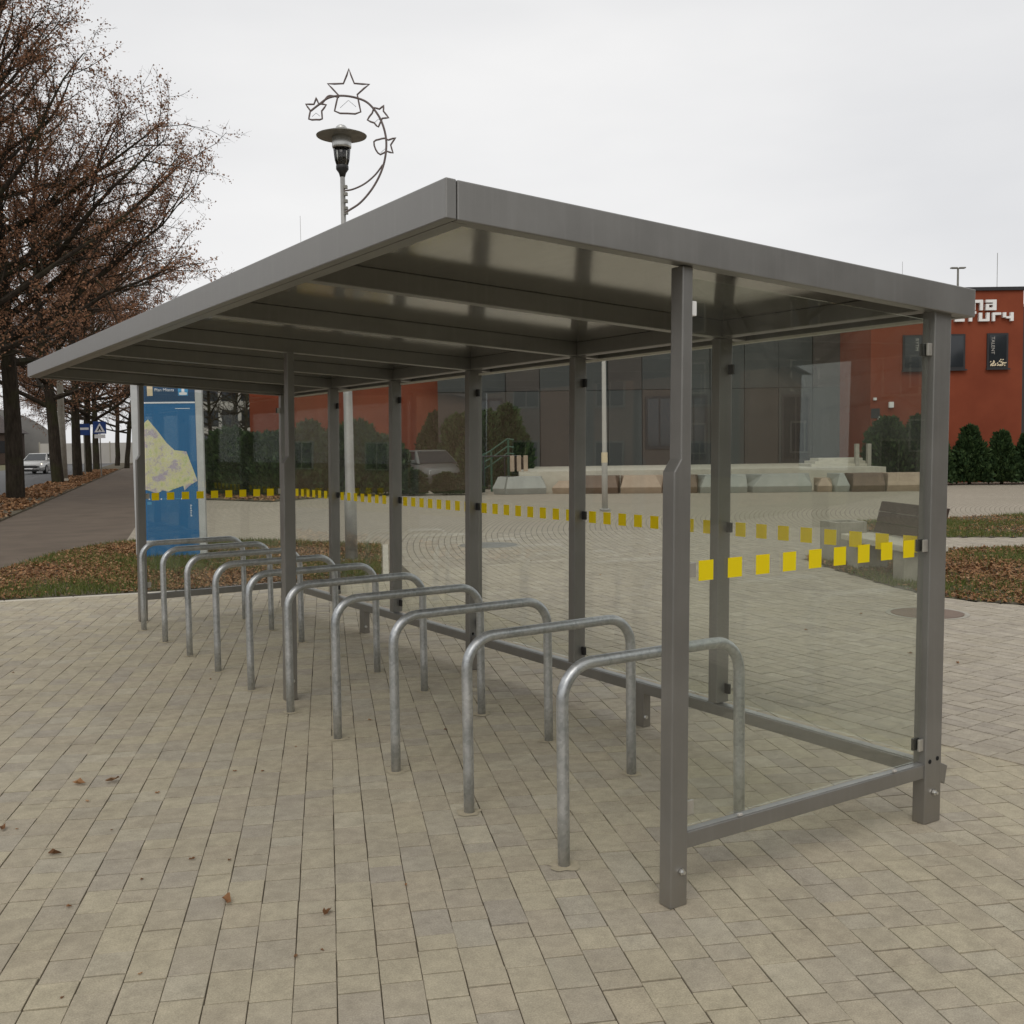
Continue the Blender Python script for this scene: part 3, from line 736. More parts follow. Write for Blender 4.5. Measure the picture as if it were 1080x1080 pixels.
for z in (760, 800, 840, 880, 905):
    q = gc(352, z); MB().box(q[0]-.02, q[0]+.025, -.06, .0, q[2]-.02, q[2]+.02).build('clamp', 'lamp_grey', gar)
for p in list(gar.children): pass

# second, slimmer pole out in the plaza
p2 = gp(638, 538)
pl = thing('slim_lamp_post', 'slim pale lamp post standing alone in the plaza with a pink sticker', 'street lamp', (p2[0], p2[1], 0), -YAW)
MB().lathe([(.07, 0), (.07, 1.2), (.055, 1.25), (.04, 5.2)], sides=14).build('shaft', 'far_wall', pl, smooth=True)
MB().lathe([(.13, 0), (.13, .03), (.08, .04)], sides=16).build('base_plate', 'lamp_pole', pl)
MB().lathe([(.0725, 1.12), (.0735, 1.12), (.0735, 1.36), (.0725, 1.36)], sides=14).build('sticker', 'print_cream', pl)
MB().lathe([(.04, 5.2), (.09, 5.25), (.12, 5.5), (.3, 5.52), (.3, 5.54), (.06, 5.62)], sides=24).build('luminaire', 'lamp_grey', pl)

# ------------------------------------------------------------------ bench and litter bin
B0 = np.array([8.66, 6.05]); bdir = np.array([-.45, -.893]); bdir /= np.linalg.norm(bdir)
bench = thing('bench', 'bench of pale concrete with dark brown backrest slats on the leafy island', 'bench', (B0[0], B0[1], 0), math.atan2(bdir[1], bdir[0]))
BL = 1.58                                # local x along the bench, local y towards its back
for x0 in (.05, BL-.32):
    MB().box(x0, x0+.27, .04, .44, -.02, .345).build('leg', 'concrete', bench, bevel=.012)
MB().box(-.05, BL+.05, 0, .5, .345, .42).build('seat_slab', 'concrete_light', bench, bevel=.012)
for x0 in (.25, BL-.3):
    MB().hexa([(x0, .43, .41), (x0+.06, .43, .41), (x0+.06, .5, .41), (x0, .5, .41), (x0, .53, .80), (x0+.06, .53, .80), (x0+.06, .58, .80), (x0, .58, .80)]).build('back_bracket', 'lamp_grey', bench)
for k in range(3):
    z0 = .44+k*.128; y0 = .43+(z0-.41)*.27
    MB().hexa([(0, y0-.035, z0), (BL, y0-.035, z0), (BL, y0, z0), (0, y0, z0), (0, y0, z0+.122), (BL, y0, z0+.122), (BL, y0+.034, z0+.122), (0, y0+.034, z0+.122)]).build('back_slat', 'slat_brown', bench, bevel=.006)
bb = gp(889, 592)
bin_ = thing('litter_bin', 'square concrete litter bin with a dark open top beside the bench', 'litter bin', (bb[0], bb[1], 0), math.atan2(bdir[1], bdir[0])+R(6))
w = .215
for (x0, x1, y0, y1) in ((-w, w, -w, -w+.05), (-w, w, w-.05, w), (-w, -w+.05, -w+.05, w-.05), (w-.05, w, -w+.05, w-.05)):
    MB().box(x0, x1, y0, y1, -.02, .53).build('side_wall', 'concrete', bin_, bevel=.006)
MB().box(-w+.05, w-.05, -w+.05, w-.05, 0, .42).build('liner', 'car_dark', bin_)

# ------------------------------------------------------------------ faceted seating blocks in front of the terrace
def seat_block(px0, px1, d0, d1, kind, label, taper=(0, 0), h=.54):
    a, b = at(px0, d0), at(px1, d1)
    ln = float(np.linalg.norm((b-a)[:2])); ang = math.atan2(b[1]-a[1], b[0]-a[0])
    t = thing('seating_block', label, 'bench', (a[0], a[1], 0), ang, 'faceted seating blocks along the terrace')
    dd = .85; l0, l1 = taper
    # front face almost upright, ends cut at a slant
    MB().hexa([(l0*.25, .10, -.02), (ln-l1*.25, .10, -.02), (ln, dd, -.02), (0, dd, -.02), (l0*.25, .0, .17), (ln-l1*.25, .0, .17), (ln, dd, .17), (0, dd, .17)]).build('lower_body', kind, t, bevel=.008)
    MB().hexa([(l0*.25, .0, .1705), (ln-l1*.25, .0, .1705), (ln, dd, .1705), (0, dd, .1705), (l0*.9, .14, h), (ln-l1*.9, .14, h), (ln, dd, h), (0, dd, h)]).build('upper_body', kind, t, bevel=.008)
    return t
seat_block(517, 531, 33.4, 33.1, 'facet_grey', 'small grey wedge at the left end of the faceted seating', (.2, .0))
seat_block(532, 578, 33.0, 33.3, 'facet_grey', 'long pale grey faceted block at the left of the seating row', (.15, .25))
seat_block(579, 606, 33.3, 33.0, 'wood_light', 'short light wood block beside the left grey seating block', (.3, .1), .38)
seat_block(607, 652, 33.0, 32.8, 'wood_dark', 'dark brown seating block behind the slim lamp post', (.1, .12))
seat_block(653, 700, 32.8, 32.6, 'wood_light', 'light wood seating block right of the slim lamp post', (.15, .3))
seat_block(701, 736, 32.6, 32.4, 'wood_dark', 'dark brown seating block seen between the two near posts', (.2, .1))
seat_block(737, 789, 32.3, 32.2, 'facet_grey', 'grey faceted block just right of the near rear post', (.25, .05))
seat_block(790, 860, 32.2, 32.1, 'facet_grey', 'longest grey faceted block in the middle right of the seating row', (.5, .35))
seat_block(861, 880, 32.1, 32.0, 'wood_light', 'small light wood wedge between two grey seating blocks', (.2, .2), .4)
seat_block(881, 899, 31.9, 31.9, 'facet_grey', 'small pointed grey block between wooden seating blocks', (.22, .22))
seat_block(900, 935, 31.8, 31.8, 'wood_dark', 'dark brown seating block near the right end of the row', (.05, .05))
seat_block(936, 985, 31.8, 31.7, 'wood_light', 'light wood seating block at the right end of the row', (.08, .1))

# ------------------------------------------------------------------ cultural centre building
fw = np.array([math.sin(YAW), math.cos(YAW)]); rt = _R[:2]
def bgp(s, d): p = CAM[:2]+s*rt+d*fw; return (p[0], p[1])
S0, D0 = 6.0, 41.0
bo = bgp(S0, D0)
bld = thing('cultural_centre', 'red rendered building with a dark recessed facade and white lettering', 'building', (bo[0], bo[1], 0), -YAW)
def BB(s0, s1, d0, d1, z0, z1, name, mat, par=None, bevel=0):
    return MB().box(s0-S0, s1-S0, d0-D0, d1-D0, z0, z1).build(name, mat, par or bld, bevel=bevel)
sx = lambda px, d: (px-540)/FPX*d
# left red block
lw0, lw1 = sx(266, 43), sx(467, 43)
BB(lw0, lw1, 43, 56, -.05, 6.9, 'wall', 'red_render')
BB(lw0-.05, lw1+.05, 42.95, 56.05, 6.9, 7.02, 'parapet_cap', 'dark_cap')
for px, w_, z0, z1 in ((431, .5, 5.0, 5.55), (281, .18, 4.3, 4.75)):
    s = sx(px, 43); f = BB(s-w_, s+w_, 42.9, 42.99, z0, z1, 'window', 'dark_cap'); BB(s-w_+.06, s+w_-.06, 42.88, 42.905, z0+.06, z1-.06, 'pane', 'window_glass', f)
# recessed facade built of tall panels
f0, f1 = lw1, sx(893, 41)
n = 12; pw_ = (f1-f0)/n
for k in range(n):
    a, b = f0+k*pw_, f0+(k+1)*pw_
    top = 6.6
    kind = ('dark_panel', 'dark_panel', 'brown_panel', 'dark_panel', 'dark_panel', 'brown_panel', 'dark_panel', 'dark_panel', 'dark_panel', 'dark_panel', 'dark_panel', 'brown_panel')[k]
    p = BB(a+.012, b-.012, 41.0+(.06 if k % 3 == 1 else 0), 41.4, 3.62, top, 'facade_panel', kind)
    p = BB(a+.012, b-.012, 41.0, 41.4, .60, 3.60, 'facade_panel', 'dark_panel' if k % 3 else 'brown_panel')
    if k in (1, 6, 7, 10):
        w_ = BB(a+.12, b-.12, 40.96, 40.998, .75 if k % 3 else 1.3, 3.35, 'window', 'dark_cap')
        BB(a+.2, (a+b)/2-.03, 40.94, 40.958, .85 if k % 3 else 1.4, 3.25, 'pane', 'window_glass', w_)
        BB((a+b)/2+.03, b-.2, 40.94, 40.958, .85 if k % 3 else 1.4, 3.25, 'pane', 'window_glass', w_)
BB(f0, f1, 41.4, 56, -.05, 6.58, 'core_wall', 'dark_panel')
BB(f0-.02, f1+.02, 40.9, 56, 6.6, 6.72, 'parapet_cap', 'dark_cap')
# right red tower
t0, t1 = sx(918, 37.5), sx(1077, 37.5)
tw = BB(t0, t1, 37.5, 50, -.05, zat(1040, 307, 37.5), 'tower', 'red_render')
ztw = zat(1040, 307, 37.5)
BB(t0-.06, t1+.06, 37.42, 50.06, ztw, ztw+.12, 'parapet_cap', 'dark_cap')
BB(t1+.01, t1+9, 39.0, 50, -.05, ztw-.4, 'side_wing', 'dark_panel')
BB(t1+.01, t1+9.05, 38.95, 50.05, ztw-.4, ztw-.3, 'parapet_cap', 'far_wall')
for px0, px1, py0, py1, word in ((1039, 1061, 352, 389, 'TALENT'), (994, 1016, 353, 390, None), (951, 972, 354, 391, 'RYTM')):
    a, b = sx(px0, 37.5), sx(px1, 37.5); z1, z0 = zat(px0, py0, 37.5), zat(px0, py1, 37.5)
    f = BB(a, b, 37.44, 37.497, z0, z1, 'window', 'dark_cap')
    g = BB(a+.07, b-.07, 37.425, 37.438, z0+.09, z1-.06, 'pane', 'window_glass', f)
    BB(a-.05, b+.05, 37.36, 37.44, z0-.05, z0-.002, 'sill', 'dark_cap', f)
    if word:
        o = put_text(word, .17, a+.14-S0 if word == 'TALENT' else b-.28-S0, z1-.12, 37.42-D0, 'far_wall', f, rot=90, name='window_lettering')
    if word == 'TALENT':
        fl = MB()
        for q in range(40):
            x, z = rng.uniform(a+.1, b-.1)-S0, z0+.10+rng.random()**1.6*.22; s = .03
            fl.add([(x-s, 37.40-D0, z-s), (x+s, 37.38-D0, z), (x, 37.40-D0, z+s)], [(0, 1, 2)])
        tag(fl.build('flowers', 'print_cream', f), kind='stuff')
LET = {'n': [(0, .28, 0, 1), (.28, 1, .72, 1), (.72, 1, 0, .72)], 'a': [(0, .66, .74, 1), (.66, 1, 0, 1), (0, .66, 0, .26), (0, .30, .26, .60), (.30, .66, .5, .60)],
       'l': [(0, .3, 0, 1), (.3, 1, 0, .26)], 't': [(.2, .55, 0, 1), (.55, 1, .72, .96)], 'u': [(0, .3, 0, 1), (.3, .7, 0, .26), (.7, 1, 0, 1)],
       'r': [(0, .3, 0, 1), (.3, 1, .72, 1)], 'y': [(0, .3, .42, 1), (.3, .7, .30, .54), (.7, 1, 0, 1)]}
for ch, p0, p1, yb_, yt_ in (('n', 1022, 1033, 328, 317), ('a', 1036, 1047, 328, 317), ('l', 1004, 1014, 339.5, 328.5), ('t', 1017, 1026, 339.5, 328.5), ('u', 1029, 1040, 339.5, 330.5), ('r', 1043, 1052, 339.5, 330.5), ('y', 1054, 1065, 339.5, 330.5)):
    a, b = sx(p0, 37.5)-S0, sx(p1, 37.5)-S0; zb_, zt_ = zat(1040, yb_, 37.5), zat(1040, yt_, 37.5); m = MB()
    for x0, x1, z0, z1 in LET[ch]: m.box(a+(b-a)*x0, a+(b-a)*x1, 37.36-D0, 37.47-D0, zb_+(zt_-zb_)*z0, zb_+(zt_-zb_)*z1)
    m.build('sign_letter', 'white_letter', bld)
for px, py, w_, h_ in ((939, 427, .16, .2), (922, 421, .09, .09), (927, 442, .09, .16), (923, 436, .3, .34)):
    s, z = sx(px, 37.5), zat(px, py, 37.5)
    BB(s-w_/2, s+w_/2, 37.38 if w_ < .3 else 37.46, 37.498, z-h_/2, z+h_/2, 'wall_box', 'white_letter' if w_ < .3 else 'dark_cap')
for px, top, lb in ((1049, 267, 'tall thin aerial rod standing on the red tower roof'), (950, 276, 'short thin aerial rod behind the shelter roof on the building'), (323, 228, 'thin aerial rod just visible above the roof edge beside the street lamp')):
    d = 44; q = at(px, d); zb_ = ztw if px > 1000 else 6.5
    zb_ = ztw-.0 if px > 900 and px > 1000 else 6.58
    t = thing('aerial_rod', lb, 'aerial', (q[0], q[1], zb_), 0)
    zt_ = zat(px, top, d)-zb_
    MB().tube([(0, 0, -.1), (0, 0, max(zt_, .6))], .012 if px > 1000 else .007, 6).build('rod', 'lamp_grey', t)
    MB().box(-.12, .12, -.12, .12, -.05, .06).build('foot', 'lamp_grey', t)
q = at(1008, 62); zz = zat(1008, 283, 62)
t = thing('area_light_mast', 'distant double headed lamp mast rising above the red tower', 'street lamp', (q[0], q[1], 0), -YAW)
MB().tube([(0, 0, 0), (0, 0, zz)], [.12, .06], 8).build('mast', 'lamp_grey', t)
MB().box(-.42, -.06, -.12, .12, zz-.02, zz+.05).build('lamp_head', 'lamp_grey', t); MB().box(.06, .42, -.12, .12, zz-.02, zz+.05).build('lamp_head', 'lamp_grey', t)
MB().tube([(-.35, 0, zz-.02), (.35, 0, zz-.02)], .03, 6).build('cross_arm', 'lamp_grey', t)

# raised terrace
te = MB().box(sx(548, 33.9), sx(935, 33.9), 33.9, 41.2, -.05, .68)
o = te.build('terrace', 'concrete_light'); c0 = bgp(0, 0); o.location = (c0[0], c0[1], 0); o.rotation_euler = (0, 0, -YAW); tag(o, kind='structure')
st_ = thing('entrance_steps', 'pale concrete steps with two posts at the right end of the terrace', 'steps', (*bgp(sx(885, 35), 35), .68), -YAW)
for k in range(3): MB().box(-.9+k*.2, 1.0, .0+k*.3, 1.6, k*.09+.001, k*.09+.09).build('step', 'concrete_light', st_)
for x in (.55, .95): MB().box(x, x+.12, -.05, .12, .0, .75).build('post', 'concrete', st_)
# railing and pallets by the left steps
rl = thing('stair_railing', 'dark green tubular stair railing beside the evergreen shrubs', 'railing', (*bgp(sx(522, 35), 35), 0), -YAW)
z_ = lambda py: zat(530, py, 35)
X_ = lambda px: sx(px, 35)-sx(522, 35)
for px, py in ((511, 478), (519, 476), (537, 464)): MB().tube([(X_(px), 0, 0), (X_(px), 0, z_(py))], .035, 8).build('post', 'rail_green', rl)
for dy in (0, 8, 15): MB().tube([(X_(506), 0, z_(482+dy)), (X_(519), 0, z_(475+dy)), (X_(536), 0, z_(463+dy)), (X_(543), 0, z_(464+dy))], .025, 8).build('rail', 'rail_green', rl)
MB().tube([(X_(499), -.3, z_(481)), (X_(548), -.3, z_(481))], .03, 6).build('rail', 'car_dark', rl)
for px in (511, 533): MB().tube([(X_(px), -.3, 0), (X_(px), -.3, z_(481))], .03, 6).build('post', 'car_dark', rl)
q = bgp(sx(548, 34.6), 34.6)
pal = thing('wooden_crate', 'small pale wooden crate standing on the terrace corner', 'crate', (q[0], q[1], .68), -YAW)
for x in (-.22, .0, .22): MB().box(x-.07, x+.07, -.2, .2, .0, .52).build('board', 'wood_light', pal, bevel=.005)
MB().box(-.3, .3, .2, .24, .05, .46).build('crosspiece', 'wood_dark', pal)

# ------------------------------------------------------------------ evergreen shrubs
def bush_mesh(seed, h, r, n, conical):
    g = np.random.default_rng(seed)
    z = g.random(n)**.9; prof = np.where(z < .25, .75+z, 1.0)*((1-z)**(.62 if conical else .40))+.04
    a = g.uniform(0, 6.283, n); rr = r*prof*(.50+.52*g.random(n)**.6)*(1+.16*np.sin(3*a+seed)+.16*np.sin(7*a+9*z+seed)+.12*np.sin(13*z+2*a))
    c = np.stack([rr*np.cos(a), rr*np.sin(a), .05+z*h*(1+.04*np.sin(5*a))], 1)
    out = np.stack([np.cos(a)*.6, np.sin(a)*.6, .9+0*a], 1)+g.normal(0, .45, (n, 3)); out /= np.linalg.norm(out, axis=1)[:, None]
    sd_ = np.cross(out, g.normal(0, 1, (n, 3))); sd_ /= np.linalg.norm(sd_, axis=1)[:, None]
    L_ = g.uniform(.10, .26, n)[:, None]; w_ = L_*.24
    v = np.stack([c-sd_*w_*.5, c+out*L_*.5-sd_*w_, c+out*L_, c+out*L_*.5+sd_*w_], 1).reshape(-1, 3)
    return np_mesh('shrub_foliage', v, np.arange(4*n).reshape(n, 4))
BM = [bush_mesh(1, 2.0, .85, 7000, False), bush_mesh(2, 2.0, .75, 7000, True), bush_mesh(3, 2.0, .95, 8000, False)]
TRK = MB().tube([(0, 0, -.02), (.02, 0, .6), (0, .02, 1.5)], [.07, .055, .02], 7)
trk = TRK.build('stem', 'bark'); TRKM = trk.data; bpy.data.objects.remove(trk)
CORE = MB().lathe([(.30, .12), (.46, .5), (.42, 1.0), (.25, 1.5), (.04, 1.75)], sides=12)
co = CORE.build('core', 'thuja'); COREM = co.data; bpy.data.objects.remove(co)
def shrub(px, top, d, kind, wide, label, base=0.0):
    q = at(px, d); h = zat(px, top, d)-base
    t = thing('evergreen_shrub', label, 'shrub', (q[0], q[1], base), rng.uniform(0, 6), 'evergreen shrubs in front of the building')
    k = h/2.0; t.scale = (k*wide, k*wide, k)
    mobj('foliage', BM[kind], 'thuja', t); mobj('stem', TRKM, 'bark', t); mobj('inner_foliage', COREM, 'thuja', t, smooth=True)
    return t
LS = [(222, 470, 35.5, 0, 1.0, 'dark evergreen shrub at the left end, next to the blue map board'),
      (243, 458, 35.2, 2, 1.0, 'dark evergreen shrub, second from the blue map board'),
      (266, 463, 34.6, 0, 1.05, 'dark evergreen shrub in front of the left corner of the red wall'),
      (288, 462, 34.4, 2, .95, 'dark evergreen shrub just left of the middle front post'),
      (309, 460, 34.2, 0, 1.0, 'dark evergreen shrub just right of the middle front post'),
      (327, 452, 34.4, 1, 1.1, 'tall pointed evergreen seen left of the second rear post from the far end'),
      (352, 461, 34.2, 0, 1.1, 'dark evergreen shrub left of the street lamp shaft'),
      (376, 451, 34.4, 2, .9, 'tall evergreen shrub directly behind the street lamp shaft'),
      (397, 464, 34.0, 0, 1.05, 'dark evergreen shrub between the street lamp shaft and the next rear post'),
      (414, 468, 34.6, 0, .9, 'lower evergreen shrub just right of the fourth rear post from the near end'),
      (459, 443, 41.9, 1, .9, 'pointed evergreen before the right end of the red wall'),
      (486, 444, 40.6, 2, .8, 'tall evergreen beside the rear post in the middle of the shelter'),
      (512, 441, 38.0, 2, .85, 'tall evergreen behind the green stair railing'),
      (536, 436, 38.4, 1, .95, 'tallest pointed evergreen right of the stair railing'),
      (936, 447, 36.2, 0, .95, 'rounded evergreen in front of the red tower, seen through the end pane'),
      (967, 446, 36.0, 1, 1.0, 'pointed evergreen half hidden by the near corner post'),
      (992, 462, 35.8, 1, .9, 'evergreen just right of the near corner post'),
      (1023, 455, 35.8, 1, 1.0, 'pointed evergreen under the right tower window'),
      (1057, 460, 35.6, 1, 1.0, 'pointed evergreen near the right edge of the picture'),
      (1084, 462, 35.6, 1, 1.0, 'evergreen cut by the right edge of the picture')]
for a in LS: shrub(*a)
for px, tp, lb in ((436, 498, 'low spreading evergreen, leftmost of the three low ones by the plaza edge'), (470, 500, 'low spreading evergreen, middle of the three low ones by the plaza edge'), (492, 499, 'low spreading evergreen by the dark rail')):
    shrub(px, tp, 33.6, 0, 1.7, lb)

# ------------------------------------------------------------------ cars
def car(name, label, loc, rz, paintm, lit):
    t = thing(name, label, 'car', loc, rz)      # nose towards local -y, width along x
    secs = [(-2.25, .70, .28, .58), (-2.15, .80, .20, .70), (-1.75, .87, .18, .80), (-1.0, .90, .17, .90), (0, .91, .17, .93), (1.2, .90, .18, .95), (1.9, .86, .22, .96), (2.2, .76, .30, .90), (2.27, .68, .40, .80)]
    m = MB(); rings = []
    for y, w, z0, z1 in secs:
        rings += [[(-w*.86, y, z0), (-w, y, z0+.14), (-w, y, (z0+z1)/2+.1), (-w*.92, y, z1-.03), (-w*.6, y, z1+.015), (w*.6, y, z1+.015), (w*.92, y, z1-.03), (w, y, (z0+z1)/2+.1), (w, y, z0+.14), (w*.86, y, z0)]]
    vs_ = [p for r_ in rings for p in r_]; k = 10; fs = []
    for i in range(len(rings)-1):
        for j in range(k): fs.append((i*k+j, i*k+(j+1) % k, (i+1)*k+(j+1) % k, (i+1)*k+j))
    fs += [tuple(range(k)), tuple(range(len(rings)*k-1, (len(rings)-1)*k-1, -1))]
    m.add(vs_, fs); m.build('body', paintm, t, smooth=True)
    cab = MB().hexa([(-.80, -1.05, .9), (.80, -1.05, .9), (.80, 1.75, .93), (-.80, 1.75, .93), (-.60, -.25, 1.40), (.60, -.25, 1.40), (.60, .95, 1.41), (-.60, .95, 1.41)]).build('cabin', paintm, t, bevel=.06, seg=3)
    MB().hexa([(-.70, -1.035, .94), (.70, -1.035, .94), (.70, -1.0, .93), (-.70, -1.0, .93), (-.56, -.335, 1.365), (.56, -.335, 1.365), (.56, -.30, 1.36), (-.56, -.30, 1.36)]).build('windscreen', 'car_glass', cab)
    for s in (-1, 1):
        pp = [(s*.796, -.72, .95), (s*.796, 1.35, .96), (s*.622, .80, 1.355), (s*.622, -.26, 1.355)]
        MB().add(pp+[(x+s*.012, y, z) for x, y, z in pp], [(4, 5, 6, 7), (0, 1, 5, 4), (1, 2, 6, 5), (2, 3, 7, 6), (3, 0, 4, 7)]).build('side_window', 'car_glass', cab)
        MB().box(s*.92-.09, s*.92+.09, -.85, -.72, .93, 1.06).build('mirror', paintm, t, bevel=.03)
        MB().hexa([(s*.62-.15, -2.19, .57), (s*.62+.15, -2.14, .57), (s*.62+.15, -2.0, .57), (s*.62-.15, -2.0, .57), (s*.62-.12, -2.13, .70), (s*.62+.16, -2.05, .70), (s*.62+.16, -1.95, .70), (s*.62-.12, -1.95, .70)]).build('headlight', 'headlight_on' if lit else 'lamp_silver', t)
        for y in (-1.38, 1.38):
            wh = MB().tube([(s*.70, y, .31), (s*.90, y, .31)], .31, 20).build('wheel', 'tyre', t)
            MB().tube([(s*.902, y, .31), (s*.908, y, .31)], .20, 16).build('rim', 'rim', wh)
    MB().box(-.52, .52, -2.27, -2.2, .42, .53).build('grille', 'car_dark', t, bevel=.02)
    MB().box(-.62, .62, -2.275, -2.15, .22, .33).build('lower_intake', 'car_dark', t, bevel=.02)
    MB().box(-.26, .26, -2.285, -2.272, .345, .415).build('number_plate', 'sign_white', t)
    return t
q = at(41, 73)
car('car', 'silver saloon car with lit headlights coming along the road', (q[0], q[1], -.03), R(-26), 'car_paint', True)

q = at(452, 39.2)
car('parked_car', 'pale parked car half hidden behind evergreen shrubs by the red wall', (q[0], q[1], -.01), -YAW+R(24), 'car_white', False)

# ------------------------------------------------------------------ trees
def tree_mesh(seed, H, Rad, r0, first=.22, leaves=True, dens=1.0):
    g = random.Random(seed); W = MB(); leaf = []
    def unit(v): return v/(np.linalg.norm(v)+1e-9)
    def rv(): return np.array([g.gauss(0, 1), g.gauss(0, 1), g.gauss(0, 1)])
    def limb(p, d, ln, ra, rb, nseg, sides, wob, up):
        pts = [p]; 
        for i in range(nseg):
            d = unit(d+rv()*wob+np.array([0, 0, up])); p = p+d*ln/nseg; pts.append(p)
        rad_ = [ra+(rb-ra)*i/nseg for i in range(nseg+1)]
        W.tube(pts, rad_, sides, cap=False); return pts, rad_
    tp, tr_ = limb(np.zeros(3)+(0, 0, -.1), np.array([g.gauss(0, .03), g.gauss(0, .03), 1]), H*.97, r0, .03, 14, 9, .045, .05)
    def along(pts, f):
        x = f*(len(pts)-1); i = min(int(x), len(pts)-2); t = x-i
        return pts[i]*(1-t)+pts[i+1]*t, unit(pts[i+1]-pts[i])
    n1 = int(46*dens)
    for a in range(n1):
        f = first+(.97-first)*(a+g.random())/n1
        p, d = along(tp, f); az = a*2.4+g.random(); hgt = (f-first)/(1-first)
        tilt = R(82-48*hgt+g.gauss(0, 8)); dd = np.array([math.sin(tilt)*math.cos(az), math.sin(tilt)*math.sin(az), math.cos(tilt)])
        ln = Rad*(1.15-.98*hgt**1.15)*g.uniform(.7, 1.15)
        ra = r0*.42*(1-.7*hgt)*(ln/Rad)**.5+.012
        lp_, lr = limb(p, dd, ln, ra, .012, 7, 6, .09, .055)
        n2 = max(4, int(ln*2.3*dens))
        for b in range(n2):
            f2 = .18+.82*(b+g.random())/n2
            p2_, d2 = along(lp_, min(f2, .999)); d3 = unit(d2+rv()*.62+np.array([0, 0, .12]))
            l2 = ln*(.46-.24*f2)*g.uniform(.7, 1.3)
            s2, _ = limb(p2_, d3, l2, max(.011, ra*.35*(1-f2*.6)), .006, 4, 4, .14, .03)
            n3 = max(3, int(l2*4.3*dens)); heavy = g.random() < .8
            for c in range(n3):
                f3 = .15+.85*(c+g.random())/n3
                p3, d4 = along(s2, min(f3, .999)); l3 = g.uniform(.3, .85)
                d5 = unit(d4+rv()*.65); s3, _ = limb(p3, d5, l3, .0075, .003, 2, 3, .2, .02)
                for e in range(2):
                    pe_, de = along(s3, g.uniform(.2, .9)); limb(pe_, unit(de+rv()*.8), g.uniform(.15, .4), .0045, .002, 1, 3, .1, 0)
                if leaves:
                    for e in range(g.choice((14, 18, 24)) if heavy else g.choice((0, 1, 2, 4))):
                        pe_, de = along(s3, g.uniform(.25, .99)); leaf.append(pe_+rv()*.09)
    me = bpy.data.meshes.new('tree_limbs'); me.from_pydata(W.v, [], W.f); me.update()
    lm = None
    if leaf:
        c = np.array(leaf); n = len(c); gg = np.random.default_rng(seed)
        u = gg.normal(0, 1, (n, 3)); u /= np.linalg.norm(u, axis=1)[:, None]; w_ = np.cross(u, gg.normal(0, 1, (n, 3))); w_ /= np.linalg.norm(w_, axis=1)[:, None]
        s = gg.uniform(.023, .052, n)[:, None]
        v = np.stack([c-u*s, c-w_*s*.6, c+u*s, c+w_*s*.6], 1).reshape(-1, 3)
        lm = np_mesh('tree_leaves', v, np.arange(4*n).reshape(n, 4))
    return me, lm
TA = tree_mesh(11, 18.5, 7.2, .30, .24)
TB = tree_mesh(23, 17.0, 7.0, .26, .20)
TC = tree_mesh(5, 14.0, 5.2, .22, .22, leaves=False, dens=.72)
def tree(px, d, T, sc, rz, label, lean=0, grp='bare autumn trees'):
    q = at(px, d)
    t = thing('roadside_tree', label, 'tree', (q[0], q[1], 0), rz, grp); t.scale = (sc, sc, sc)
    mobj('trunk', T[0], 'bark', t)
    if T[1]: mobj('crown', T[1], 'leaf_tree', t)
    return t
tree(14, 34.2, TA, 1.0, R(20), 'nearest dark trunked autumn tree, at the left edge beside the road')
tree(60, 50.0, TB, 1.12, R(150), 'tall brown leaved tree just left of the concrete pole')
tree(81, 61.5, TA, .95, R(210), 'autumn tree just right of the concrete pole')
tree(92, 70.5, TB, 1.0, R(300), 'autumn tree directly behind the blue arrow sign')
tree(101, 84, TA, .9, R(75), 'fourth autumn tree along the verge, beside the crossing sign')
tree(-75, 30, TB, 1.05, R(15), 'autumn tree beyond the left edge whose branches reach into view')
tree(123, 100, TC, 1.1, R(33), 'bare tree far down the path behind the crossing sign')
tree(133, 88, TC, 1.0, R(140), 'forked bare tree next to the left side of the blue map board')
tree(222, 62, TC, .68, R(10), 'bare tree right of the blue map board above the hedge')
tree(240, 70, TC, .72, R(99), 'bare tree above the hedge, second right of the blue map board')
tree(258, 66, TC, .66, R(170), 'bare tree touching the left corner of the red building')

# ------------------------------------------------------------------ roadside furniture and far buildings
q = at(66, 52.7)
t = thing('concrete_pole', 'round pale concrete utility pole between the roadside trees', 'utility pole', (q[0], q[1], 0))
MB().lathe([(.20, -.05), (.17, 3), (.12, 9.2)], sides=14).build('shaft', 'concrete', t, smooth=True)
MB().lathe([(.23, -.02), (.23, .12), (.2, .15)], sides=14).build('footing', 'concrete_light', t)
MB().box(-.8, .8, -.05, .05, 8.7, 8.82).build('cross_arm', 'lamp_grey', t)
def post_sign(px, d, py, kind, label):
    q = at(px, d); t = thing('road_sign', label, 'road sign', (q[0], q[1], 0), -YAW+R(18)); z = zat(px, py, d)
    MB().tube([(0, 0, -.05), (0, 0, z+.36)], .035, 8).build('post', 'lamp_grey', t)
    p = MB().box(-.36, .36, -.055, -.037, z-.36, z+.36).build('plate', 'sign_blue', t, bevel=.01)
    if kind == 'crossing':
        flat([(-.30, z-.27), (.30, z-.27), (0, z+.27)], -.058, 'triangle', 'sign_white', p)
        for dx in (0,): flat([(-.05, z+.08), (.05, z+.08), (.05, z-.02), (.13, z-.2), (.08, z-.22), (0, z-.08), (-.09, z-.22), (-.14, z-.19), (-.05, z-.02)], -.0605, 'walking_figure', 'car_dark', p)
        MB().box(-.3, .3, -.055, -.04, z-.62, z-.40).build('lower_plate', 'sign_white', t)
    else:
        flat([(-.30, z-.02), (.30, z-.02), (.30, z+.12), (-.30, z+.12)], -.058, 'bar', 'sign_white', p)
post_sign(89, 66.0, 453, 'bar', 'blue square road sign with a white bar on a post by the trees')
